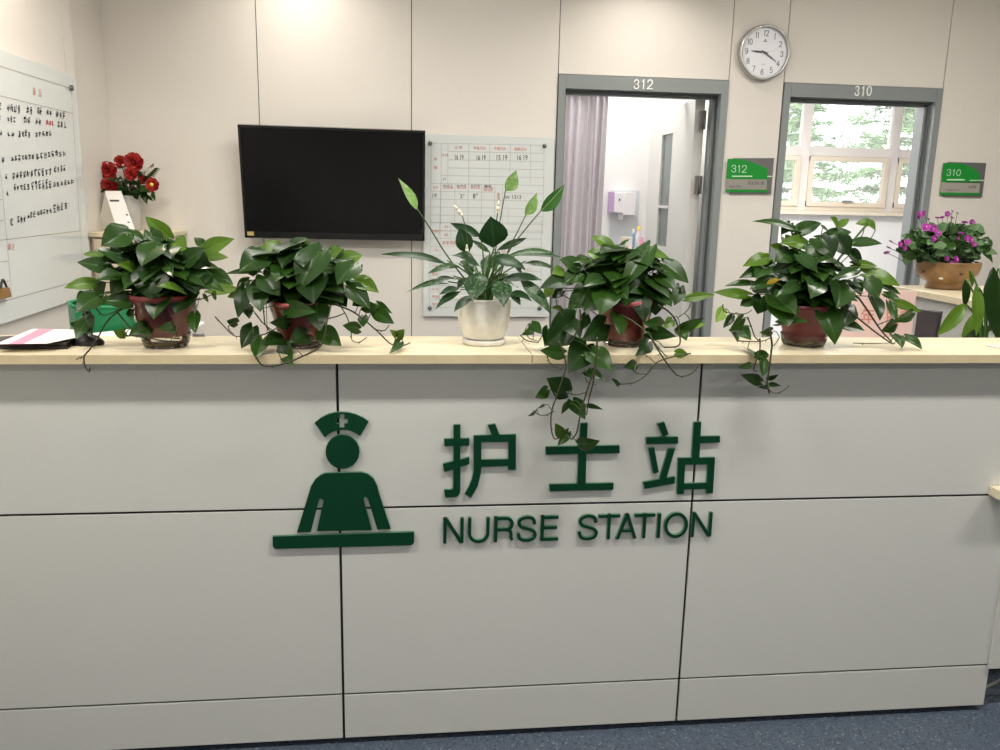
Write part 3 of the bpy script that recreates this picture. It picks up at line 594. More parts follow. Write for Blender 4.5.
# brown eraser clipped on the left board
p = QL(2, 291); root = thing('board_eraser', 'brown board eraser with dark loop stuck on the left whiteboard edge', 'eraser', (XBd+.001, p.y, p.z))
b = MB(); ya_, yb_ = QL(-4, 291).y, QL(4.8, 291).y; z0, z1 = QL(4, 297).z, QL(3, 287.5).z
b.hull([V((XBd+.002, ya_, z0)), V((XBd+.002, yb_, z0)), V((XBd+.002, yb_-.01, z1)), V((XBd+.002, ya_, z1))], [V((XBd+.022, ya_, z0)), V((XBd+.022, yb_, z0)), V((XBd+.022, yb_-.01, z1)), V((XBd+.022, ya_, z1))]); b.build('block', M['wood'], root)
b = MB(); yy = (ya_+yb_)/2; b.tube([V((XBd+.012, yy-.02, z1)), V((XBd+.012, yy, z1+.03)), V((XBd+.012, yy+.025, z1))], .004); b.build('loop', M['bk'], root)
# clock
cc = U(765, 52.3, 4.565); CR = .141
root = thing('wall_clock', 'round white wall clock with silver rim between the two doors', 'clock', (cc.x, W, cc.z))
b = MB(); b.lathe((cc.x, W-.001, cc.z), [(.125, -.026), (.127, -.040), (.134, -.042), (.140, -.034), (.141, -.012), (.136, 0)], 64, axis='y'); b.build('rim', M['chrome'], root)
b = MB(); b.lathe((cc.x, W-.001, cc.z), [(0, -.024), (.128, -.024), (.131, 0)], 48, axis='y', smooth=False); b.build('dial', M['dial'], root)
b = MB(); tilt = math.radians(-2)
for h in range(1, 13):
    a = math.radians(90-30*h)+tilt; x, z = cc.x+.098*math.cos(a), cc.z+.098*math.sin(a); hh = .0145; ww = .0095*(1.9 if h > 9 else 1)
    if h == 1: ww = .004
    if h == 11: ww = .013
    b = MB(); dg_ = str(h); hh = .0152; w1 = .0165; tot = sum(.008 if c_ == '1' else w1 for c_ in dg_)+.003*(len(dg_)-1); xx = x-tot/2
    for c_ in dg_:
        w_ = .008 if c_ == '1' else w1; stroke_char(b, c_, lambda X_, Z_: (xx+X_, z-hh+Z_), w_, hh*2, .0030, W-.0262, W-.0252); xx += w_+.003
    b.build('numeral', M['blacktxt'], root)
for k in range(12):
    a = math.radians(30*k); u = V((math.cos(a), 0, math.sin(a))); n = V((-u.z, 0, u.x)); p = V((cc.x, W-.0262, cc.z)); b = MB()
    b.quad(p+u*.119-n*.0012, p+u*.125-n*.0012, p+u*.125+n*.0012, p+u*.119+n*.0012)
p = V((cc.x, W-.0262, cc.z)); b = MB()
b.quad(p+V((-.010, 0, .055)), p+V((.010, 0, .055)), p+V((.010, 0, .058)), p+V((-.010, 0, .058))); b.quad(p+V((-.005, 0, .060)), p+V((.005, 0, .060)), p+V((.0, 0, .070)), p+V((-.003, 0, .066)))
b.quad(p+V((-.010, 0, -.062)), p+V((.010, 0, -.062)), p+V((.010, 0, -.0605)), p+V((-.010, 0, -.0605)))
b.build('dial_print', M['blacktxt'], root)
def hand(name, px, py, w, mt, yo, back=.02, thin=None):
    q = U(px, py, W-.028); d = V((q.x-cc.x, 0, q.z-cc.z)); L = d.length; d.normalize(); n = V((-d.z, 0, d.x)); c = V((cc.x, W-.028-yo, cc.z))
    b = MB(); th = V((0, .0012, 0)); A = [c-d*back-n*w*.6, c-d*back+n*w*.6, c+d*L*.55+n*w, c+d*L+n*w*.25, c+d*L-n*w*.25, c+d*L*.55-n*w]
    b.hull(A, [q2+th for q2 in A]); b.build(name, mt, root)
hand('hour_hand', 751, 50.7, .0048, M['blacktxt'], .001); hand('minute_hand', 776, 61.5, .0032, M['blacktxt'], .003); hand('second_hand', 783, 49, .0006, M['chrome'], .005)
b = MB(); b.lathe((cc.x, W-.028, cc.z), [(0, -.008), (.005, -.008), (.006, 0)], 16, axis='y'); b.build('hub', M['blacktxt'], root)
# room signs
def room_sign(ox, oy, s, pts, num, nb, label, rails, slip):
    Y = 4.588
    def q(x, y, d=0): return U(ox+x/s, oy+y/s, Y-d)
    c = q(450, 380); root = thing('room_sign', label, 'sign', (c.x, W, c.z), 'room signs beside the doors')
    b = MB(); A = [q(*p) for p in pts['plate']]; b.hull(A, [V((v.x, W-.001, v.z)) for v in A]); b.build('back_plate', M['plate'], root)
    b = MB()
    for poly in pts['green']:
        A = [q(x, y, .005) for x, y in poly]; b.hull(A, [v+V((0, .0045, 0)) for v in A])
    b.build('green_panel', M['swoosh'], root)
    b = MB(); A = [q(x, y, .005) for x, y in pts['slip']]; b.hull(A, [v+V((0, .0045, 0)) for v in A]); b.build('name_slip', slip, root)
    b = MB(); p_, r_ = q(nb[0], nb[3], .0058), q(nb[2], nb[1], .0058); ww, hh = r_.x-p_.x, r_.z-p_.z
    for k, ch in enumerate(num): stroke_char(b, ch, lambda x, z: (p_.x+ww*(.0, .40, .70)[k]+x, p_.z+z), ww*(.32, .22, .32)[k], hh, .0034, Y-.0058, Y-.0052)
    for x0, y0, x1, y1 in rails:
        A = [q(x0, y0, .0058), q(x1, y0, .0058), q(x1, y1, .0058), q(x0, y1, .0058)]; b.quad(*A)
    b.build('room_number', M['signtxt'], root)
    b = MB()
    for t, x0, y0, x1, y1 in pts['txt']: put_text(b, t, bil(q(x0, y1, .0058), q(x1, y1, .0058), q(x1, y0, .0058), q(x0, y0, .0058)))
    b.build('room_name', M['blacktxt'], root)
room_sign(720, 150, 15, dict(plate=[(200, 122), (810, 122), (765, 662), (150, 658)],
    green=[[(120, 132), (300, 135), (430, 165), (520, 200), (720, 285), (710, 440), (95, 435)], [(85, 592), (705, 598), (700, 635), (80, 630)]],
    slip=[(97, 437), (705, 442), (700, 596), (86, 590)], txt=[('医生办公室', 420, 470, 660, 520), ('Doctor Office', 140, 530, 320, 558)]), '312', (168, 228, 400, 335),
    'green and grey room sign reading 312 on the wall under the clock', [(180, 385, 485, 402), (708, 388, 778, 404)], M['platel'])
room_sign(934, 155, 15, dict(plate=[(215, 105), (785, 120), (722, 632), (150, 625)],
    green=[[(148, 120), (400, 125), (560, 180), (650, 240), (690, 300), (685, 410), (115, 405)], [(95, 560), (690, 570), (690, 605), (88, 600)]],
    slip=[(115, 410), (690, 425), (675, 568), (95, 560)], txt=[('治疗室', 510, 460, 635, 500), ('Treatment', 180, 512, 370, 536)]), '310', (185, 215, 405, 312),
    'darker green and grey room sign above the purple flowers', [(195, 360, 460, 382), (540, 374, 755, 388)], mat('sign_slip_pale', (.36, .34, .30), .5))

# ================================================================== ROOM 312
root = thing('curtain', 'mauve grey curtain hanging inside the left of doorway 312', 'curtain', (.98, 4.92, 0))
b = MB(); n = 90; rows = 16; vs = []; fs = []
for j in range(rows+1):
    t = j/rows; z = 2.06-t*1.95
    for i in range(n+1):
        u = i/n; wdt = .80+u*(.375-.03*t); amp = .030+.014*math.sin(u*9)
        fold = amp*math.sin(u*2*math.pi*7.5+.7*math.sin(u*7)+t*.6*math.sin(u*5)) + .012*math.sin(u*47+t*2)
        vs.append((wdt+.006*math.sin(u*31+t*2), 4.93+fold*(.6+.4*t)-(.05*t if u < .5 else 0)*math.sin(u*6.28), z))
for j in range(rows):
    for i in range(n): fs.append((j*(n+1)+i, j*(n+1)+i+1, (j+1)*(n+1)+i+1, (j+1)*(n+1)+i))
b.add(vs, fs, 0, smooth=True); b.build('fabric', M['curtain'], root)
b = MB(); b.box((.3, 4.90, 2.06), (1.80, 4.96, 2.085)); b.build('curtain_rail', M['greyp'], root)
Yd = 6.0
p0, p1 = U(611, 190, Yd), U(636, 250, Yd)
b = MB(); b.box((p0.x, Yd-.008, 0.6), (p1.x, Yd-.0005, p0.z)); tag(b.build('splashback', M['splash']), 'pale grey wall board behind the soap dispenser', 'board')
p0, p1 = U(615, 192, 5.9), U(634, 214.5, 5.9)
root = thing('soap_dispenser', 'white boxy soap dispenser on the wall inside room 312', 'dispenser', ((p0.x+p1.x)/2, Yd, p1.z))
b = MB(); b.prism([(p0.x, p1.z+.012), (p1.x, p1.z), (p1.x, p0.z), (p0.x, p0.z)], 5.90, 5.992); b.build('body', M['plastic'], root, bevel=.006)
xm = p0.x+(p1.x-p0.x)*.45
b = MB(); b.prism([(xm, p1.z-.004), (p1.x+.004, p1.z-.006), (p1.x+.004, p0.z+.002), (xm+.01, p0.z+.002)], 5.885, 5.90); b.build('cover', M['plastic'], root, bevel=.004)
b = MB(); b.box((p0.x-.025, 5.91, p1.z+.01), (p0.x, 5.992, p0.z)); b.build('side_strip', M['lilac'], root)
b = MB(); b.lathe((p0.x+.06, 5.94, p1.z-.04), [(0, 0), (.014, 0), (.018, .008), (.018, .05)], 16); b.build('nozzle', M['plastic'], root)
b = MB(); b.box((p0.x+.03, 5.898, p0.z-.06), (p0.x+.04, 5.8995, p0.z-.045)); b.build('indicator', M['navy'], root)
zt_ = 1.15
root = thing('supply_trolley', 'white trolley standing against the back wall of room 312', 'trolley', (1.72, 5.8, 0))
b = MB(); b.box((1.52, 5.62, zt_-.03), (1.93, 5.97, zt_)); b.box((1.52, 5.62, .5), (1.93, 5.97, .53)); b.build('shelf', M['plastic'], root)
for x in (1.535, 1.915):
    for y in (5.635, 5.955): b = MB(); b.tube([(x, y, 0), (x, y, zt_-.03)], .012, n=10); b.build('leg', M['metal'], root)
def bottle(px0, px1, pyt, Y, mt, capm, label, sq=False, cat='bottle', group='supplies on the trolley in room 312'):
    a, c = U(px0, pyt, Y), U(px1, pyt, Y); x = (a.x+c.x)/2; r = (c.x-a.x)/2; h = a.z-zt_
    root = thing('box' if sq else 'bottle', label, cat, (x, Y, zt_), group)
    b = MB()
    if sq:
        b.box((x-r, Y-r, zt_+.001), (x+r, Y+r, zt_+h)); b.build('carton', mt, root, bevel=.003); b = MB(); b.box((x-r*.9, Y-r-.001, zt_+h*.4), (x+r*.9, Y-r, zt_+h*.8)); b.build('carton_label', capm, root)
    else:
        b.lathe((x, Y, zt_+.001), [(0, 0), (r, 0), (r, h*.62), (r*.5, h*.74), (r*.45, h*.8)], 16); b.build('body', mt, root)
        b = MB(); b.lathe((x, Y, zt_+.001), [(r*.6, h*.78), (r*.6, h*.99), (0, h)], 16); b.build('cap', capm, root)
bottle(622, 631.5, 237, 5.72, M['boto'], M['white'], 'cream carton at the left of the trolley inside room 312', True, 'carton')
bottle(632, 635.5, 229, 5.70, M['bot'], M['plastic'], 'slim blue bottle beside the cream carton inside room 312')
bottle(636.5, 641.5, 226, 5.80, M['plastic'], M['boty'], 'white bottle with yellow cap on the trolley inside room 312')
bottle(640, 644.5, 237, 5.68, M['botp'], M['botp'], 'squat pink bottle in front of the yellow capped bottle')
bottle(645, 648.5, 236, 5.68, M['paper'], M['botp'], 'white bottle with pink cap on the trolley inside room 312')
bottle(648.5, 651.5, 233, 5.72, M['paper'], M['navy'], 'white bottle with navy cap at the right end of the trolley')

# ================================================================== LEFT CORNER
ca, cb_ = U(88, 234, 4.2), U(185, 232, 4.2); zc = (ca.z+cb_.z)/2; cb_.x = U(186, 232, 4.58).x
root = thing('cabinet', 'tall cream cabinet with wooden top in the left back corner', 'cabinet', (-1.2, 4.35, 0))
b = MB(); b.box((XC+.004, 4.21, .02), (cb_.x-.01, W-.004, zc-.021)); b.build('body', M['cab'], root)
for k in range(3):
    b = MB(); z0 = .05+k*.405; b.box((XC+.02, 4.19, z0), (cb_.x-.02, 4.21, z0+.39)); dr = b.build('drawer', M['cab'], root, bevel=.002)
    b = MB(); b.box((-1.3, 4.175, z0+.3), (-1.16, 4.19, z0+.32)); b.build('handle', M['metal'], dr)
b = MB(); b.box((XC+.002, 4.185, zc-.02), (cb_.x, W-.002, zc)); b.build('top', M['top'], root, bevel=.0015)
# desk calendar (tent)
zz_ = (70, 140, 8.333)
def C2(x, y, Y): return U(zz_[0]+x/zz_[2], zz_[1]+y/zz_[2], Y)
tlc, trc, brc, blc = C2(290, 425, 4.34), C2(425, 425, 4.34), C2(545, 745, 4.26), C2(395, 745, 4.26)
blc.z = brc.z = zc+.002
root = thing('desk_calendar', 'white tent shaped desk calendar in front of the red flowers', 'calendar', (tlc.x, 4.34, zc))
def slab4(a, c, d, e_, t=V((0, .003, 0))):
    b = MB(); b.hull([a, c, d, e_], [a+t, c+t, d+t, e_+t]); return b
b = slab4(blc, brc, trc, tlc); b.build('front_sheet', M['paper'], root)
bl2, br2 = V((C2(232, 745, 4.40).x, 4.40, zc+.002)), V((C2(365, 745, 4.40).x, 4.40, zc+.002))
b = slab4(bl2, br2, trc+V((0, .006, 0)), tlc+V((0, .006, 0))); b.build('back_sheet', M['papers'], root)
b = MB(); f = bil(blc, brc, trc, tlc); o_ = V((0, -.0012, 0))
def fq(u0, v0, u1, v1, mi): b.quad(f(u0, v0)+o_, f(u1, v0)+o_, f(u1, v1)+o_, f(u0, v1)+o_, mi)
fq(.12, .74, .68, .785, 0); fq(.80, .40, .93, .43, 0); fq(.74, .22, .86, .25, 0); fq(.62, .0, 1, .035, 1)
b.build('print', [M['blacktxt'], M['blue']], root)
# red flowers in frosted vase
vx = C2(505, 600, 4.47).x; vy = 4.47; zv0 = zc; zv1 = C2(505, 465, 4.47).z
root = thing('vase_of_red_flowers', 'red artificial flowers in a frosted white vase in the left corner', 'flowers', (vx, vy, zc))
b = MB(); h = zv1-zv0; b.lathe((vx, vy, zv0+.001), [(0, 0), (.040, 0), (.043, .01), (.047, h*.5), (.056, h), (.052, h), (.042, h*.4), (0, .02)], 32); b.build('vase', M['vase'], root)
fo = MB(); st = MB(); crown = V((vx, vy, zv1))
r3 = random.Random(5)
roses = [(315, 255, 68, -.02), (420, 182, 48, .02), (530, 185, 72, .0), (505, 282, 50, -.07), (325, 382, 62, -.06), (685, 372, 52, -.05), (605, 330, 36, -.02)]
for i, (x, y, R_, dy) in enumerate(roses):
    c = C2(x, y, vy+dy); r = R_/zz_[2]/FL*c.y*.96; b = MB(); b.lathe(tuple(c+V((0, .1*r, 0))), [(0, -.38*r), (.2*r, -.3*r), (.3*r, -.05*r), (.2*r, .2*r), (0, .28*r)], 10, 1, axis='y')
    for ring, (k, rr, tl_) in enumerate(((7, 1.0, .15), (6, .74, .55), (5, .5, .95), (4, .28, 1.3))):
        for q in range(k):
            a = 6.283*q/k+ring*.5; ax = V((math.cos(a), -math.sin(.0), math.sin(a))); out = (ax*math.cos(tl_)+V((0, -1, .25))*math.sin(tl_)).normalized()
            bs = c+V((0, .25*r-.1*ring*r, 0))+ax*r*.12; b.leaf(bs, bs+out*r*rr, r*.95*max(rr, .5), 0 if (q+ring) % 3 else 1, hint=V((0, -1, .3))-ax*.5, heart=False, curl=-.12, fold=.25, wav=.05, prof=[(0, .3), (.3, .85), (.6, 1), (.85, .9), (1, .55)])
    if i == 5: b.lathe(tuple(c+V((0, -.012, 0))), [(0, -.008), (.008, -.004), (.010, .004)], 10, 2, axis='y')
    b.build('flower', [M['rose'], M['rosed'], M['yellow']], root)
    st.tube([c, c.lerp(crown, .5)+V((0, 0, .01)), crown+V((0, 0, -.05))], .003)
for x0, y0, x1, y1, w, dy in ((420, 300, 400, 400, 60, -.03), (450, 320, 560, 370, 60, -.05), (540, 380, 650, 430, 50, -.08), (600, 410, 640, 530, 55, -.06), (680, 430, 708, 505, 32, -.05), (240, 300, 262, 420, 50, .0), (470, 400, 380, 330, 70, 0), (460, 430, 470, 480, 60, -.06), (520, 400, 590, 460, 50, -.07), (400, 330, 300, 300, 60, .03), (540, 300, 600, 260, 60, .03), (450, 220, 380, 230, 40, .04), (480, 380, 430, 440, 60, -.04)):
    a, c = C2(x0, y0, vy+dy*.3), C2(x1, y1, vy+dy); fo.leaf(a, c, w/zz_[2]/FL*a.y, r3.choice((0, 0, 1)), hint=(0, -.8, .6), heart=False); st.tube([a, a.lerp(crown, .6), crown], .002)
for k in range(46):
    a = r3.uniform(0, 6.283); e_ = V((math.cos(a), math.sin(a), r3.uniform(-.3, .9))).normalized(); q0 = crown+V((0, 0, .03))+e_*r3.uniform(.02, .09); fo.leaf(q0, q0+(e_+V((0, 0, -.3))).normalized()*r3.uniform(.04, .06), r3.uniform(.02, .03), r3.choice((0, 0, 1)), hint=(0, -.7, .7), heart=False); st.tube([q0, crown], .0016, n=4)
for k in range(11):      # fern blade at right
    t = k/10; c = C2(570, 330, vy).lerp(C2(690, 235, vy-.03), t)
    for sgn in (1, -1):
        e_ = C2(570+120*t+(85 if sgn > 0 else 5), 330-95*t+(10+30*(1-t) if sgn > 0 else -55), vy-.05); fo.leaf(c, c.lerp(e_, .95-.3*abs(t-.4)), .011, 1, heart=False)
fo.build('leaves', [M['leafD'], M['leafM']], root); st.build('stems', M['stem'], root)
b = MB()
for x, y in ((375, 190), (400, 265), (420, 335), (485, 380), (480, 235), (235, 365), (440, 210), (545, 385), (310, 190)):
    c = C2(x, y, vy-.05); b.lathe(tuple(c), [(0, -.004), (.005, -.002), (.005, .002), (0, .004)], 8, axis='y'); b.tube([c, c+V((0, .03, -.03))], .001, 0, n=4)
b.build('sprig', M['eye'], root, label='tiny white filler blossoms')

# ================================================================== BEHIND THE COUNTER
b = MB(); b.box((XL+.01, D+.255, .72), (1.95, 3.02, .75)); root = thing('work_desk', 'low white work desk behind the tall nurse counter', 'desk', (.3, 2.7, 0)); b.build('desk_top', M['deskw'], root)
for x in (XL+.03, .3, 1.9): b = MB(); b.box((x-.015, D+.30, 0), (x+.015, 3.0, .72)); b.build('side_panel', M['deskw'], root)
# green bin
zg = (0, 280, 9.09)
def G2(x, y, Y): return U(zg[0]+x/zg[2], zg[1]+y/zg[2], Y)
root = thing('storage_bin', 'green plastic storage bin behind the counter under the left whiteboard', 'bin', (-1.0, 2.9, .75))
a0, a1 = G2(598, 175, 2.93), G2(800, 190, 2.86); zg1 = a0.z
b = MB(); A = [V((a0.x, 2.96, .751)), V((a1.x, 2.80, .751)), V((a1.x+.30, 2.86, .751)), V((a0.x+.30, 3.0, .751))]
pA = [V((-1.078, 2.90, 0)), V((-1.02, 2.80, 0)), V((-.85, 2.80, 0)), V((-.85, 2.98, 0)), V((-1.07, 2.98, 0))]
A = [V((v.x, v.y, .751)) for v in pA]; Bq = [V((v.x-.01 if v.x < -1 else v.x+.01, v.y, 1.116)) for v in pA]
n5 = len(A); b.add(A+Bq, [(i, (i+1) % n5, n5+(i+1) % n5, n5+i) for i in range(n5)]+[tuple(range(n5-1, -1, -1))])
b.build('body', M['bin'], root)
b = MB()
for i in range(n5):
    p, q = Bq[i], Bq[(i+1) % n5]; b.tube([p, q], .006, n=6)
b.build('rim', M['bin'], root)
# papers heap in front of the bin
root = thing('paper_tray', 'white tray of papers behind the counter beside the green bin', 'tray', (-.86, 2.62, .75))
b = MB(); b.box((-.98, 2.50, .751), (-.62, 2.74, 1.03)); b.build('tray', M['plastic'], root)
b = MB(); b.hull([V((-.99, 2.48, 1.032)), V((-.66, 2.48, 1.058)), V((-.62, 2.74, 1.075)), V((-.97, 2.74, 1.036))], [V((-.99, 2.48, 1.038)), V((-.66, 2.48, 1.064)), V((-.62, 2.74, 1.081)), V((-.97, 2.74, 1.042))]); b.build('papers', M['paper'], root)
# folder on the worktop
def T2(x, y, z): return UZ(zg[0]+x/zg[2], zg[1]+y/zg[2], z)
root = thing('folder', 'dark folder with a white and pink paper on the left end of the worktop', 'folder', (-.92, 2.2, ZT))
b = MB(); f0, f1, f2 = T2(0, 640, ZT), T2(610, 630, ZT), T2(720, 555, ZT); f3 = V((f2.x-(f1.x-f0.x)-.12, YB-.02, ZT)); f0 = V((-1.13, f0.y, ZT)); f3 = V((-1.10, f2.y-.05, ZT))
up = V((0, 0, 1))
b.hull([v+up*.001 for v in (f0, f1, f2, f3)], [v+up*.008 for v in (f0, f1, f2, f3)]); b.build('back_cover', M['leather'], root, bevel=.002)
b = MB(); b.hull([v+up*.009 for v in (f0, f1, f2, f3)], [v+up*z for v, z in ((f0, .0155), (f1, .0155), (f2, .020), (f3, .016))]); b.build('front_cover', M['leather'], root, bevel=.002)
zp1 = ZT+.021
b = MB(); A = [T2(-40, 585, zp1), T2(430, 578, zp1), T2(690, 525, zp1), T2(690, 455, zp1), T2(300, 447, zp1)]
b.hull([v for v in A], [v+up*.001 for v in A]); pp = b.build('paper', M['paper'], root)
b = MB(); A = [T2(75, 583, zp1+.0012), T2(210, 581, zp1+.0012), T2(490, 448, zp1+.0012), T2(350, 447, zp1+.0012)]; b.hull(A, [v+up*.0004 for v in A]); b.build('pink_band', M['pink'], pp, label='pink stripe across the paper')
# black stapler-like holder
p = T2(800, 590, ZT)
root = thing('tape_dispenser', 'small black rounded desk gadget beside the folder on the worktop', 'desk gadget', (p.x, p.y, ZT))
b = MB(); b.lathe((0, 0, 0), [(0, 0), (.037, 0), (.040, .004), (.036, .012), (.024, .022), (.010, .027), (0, .028)], 28); b.v = [V((p.x+v.x, p.y+v.y*.6, ZT+.001+v.z)) for v in b.v]; b.build('body', M['bk'], root)
b = MB(); b.tube([(p.x-.01, p.y, ZT+.02), (p.x-.004, p.y+.004, ZT+.06), (p.x+.002, p.y+.008, ZT+.085)], .006, n=8); b.build('post', M['bk'], root)
# flat card at the right end
p = [UZ(x, y, ZT+.0006) for x, y in ((986, 346), (1006, 350), (1018, 346), (992, 345))]
b = MB(); b.hull(p, [v+up*.002 for v in p]); tag(b.build('card', M['greyp']), 'thin grey card lying on the right end of the worktop', 'card')
# pen behind the first pot
p, q = UZ(188, 337.5, ZT+.006), UZ(201, 336.8, ZT+.006)
p.y = min(p.y, YB-.01); q.y = min(q.y, YB-.006)
b = MB(); b.tube([V((p.x, YB-.012, ZT+.0045)), V((q.x, YB-.008, ZT+.0045))], .004, n=10); tag(b.build('pen', mat('pen_grey', (.35, .37, .45), .4)), 'grey pen lying behind the leftmost trailing plant', 'pen')
# poster on stand
root = thing('poster_stand', 'pink notice with red characters standing behind the rightmost trailing plant', 'notice', (1.75, 2.99, .75))
p0, p1 = U(834, 291, 2.97), U(916, 291, 2.97)
b = MB(); b.box((p0.x, 2.965, .80), (p1.x, 2.975, p1.z)); b.build('panel', M['poster'], root)
b = MB(); b.box((p0.x+.05, 2.90, .751), (p1.x-.05, 3.01, .765)); b.box(((p0.x+p1.x)/2-.02, 2.975, .765), ((p0.x+p1.x)/2+.02, 2.985, 1.0)); b.build('foot', M['plastic'], root)
b = MB()
for t, x0, y0, x1, y1 in (('年', 861, 308, 875, 324), ('服', 886, 307, 899, 325), ('务', 900, 305, 913, 320), ('优', 846, 310, 857, 324)):
    put_text(b, t, bil(U(x0, y1, 2.9635), U(x1, y1, 2.9635), U(x1, y0, 2.9635), U(x0, y0, 2.9635)))
b.build('characters', M['posterred'], root)
# monitor
root = thing('computer_monitor', 'dark computer monitor seen edge on behind the counter at right', 'monitor', (1.87, 2.75, .75))
m0, m1 = U(916.5, 309, 2.85), U(942, 312, 2.70); dd = V((.05, .012, 0))
b = MB(); A = [V((m0.x, 2.85, .86)), V((m1.x-.02, 2.70, .86)), V((m1.x-.004, 2.70, m1.z)), V((m0.x+.004, 2.85, m0.z))]
b.hull(A, [v+V((.022, .02, 0)) for v in A]); b.build('housing', M['mon'], root, bevel=.003)
b = MB(); A2 = [A[0].lerp(A[2], .04)+V((-.002, -.001, 0)), A[1].lerp(A[3], .04)+V((-.002, -.001, 0)), A[2].lerp(A[0], .04)+V((-.002, -.001, 0)), A[3].lerp(A[1], .04)+V((-.002, -.001, 0))]; b.quad(*A2); b.build('screen', M['mon'], root)
b = MB(); cx_ = (m0.x+m1.x)/2+.02; b.tube([(cx_, 2.80, .76), (cx_, 2.80, .95)], .018, n=10); b.lathe((cx_, 2.80, .751), [(0, 0), (.09, 0), (.09, .008), (.02, .014), (0, .014)], 24); b.build('stand', M['bk'], root)
# return counter at right
root = thing('return_counter', 'white side counter with cream top carrying the purple flowers', 'counter', (2.75, 3.4, 0))
xe = 2.385
b = MB(); b.box((xe+.03, 2.42, 0), (3.2, 3.88, ZT-.032)); b.build('body', M['greyp'], root)
b = MB(); b.box((xe, 2.40, ZT-.032), (3.25, 3.92, ZT-.003)); b.build('top', M['top'], root, bevel=.002)
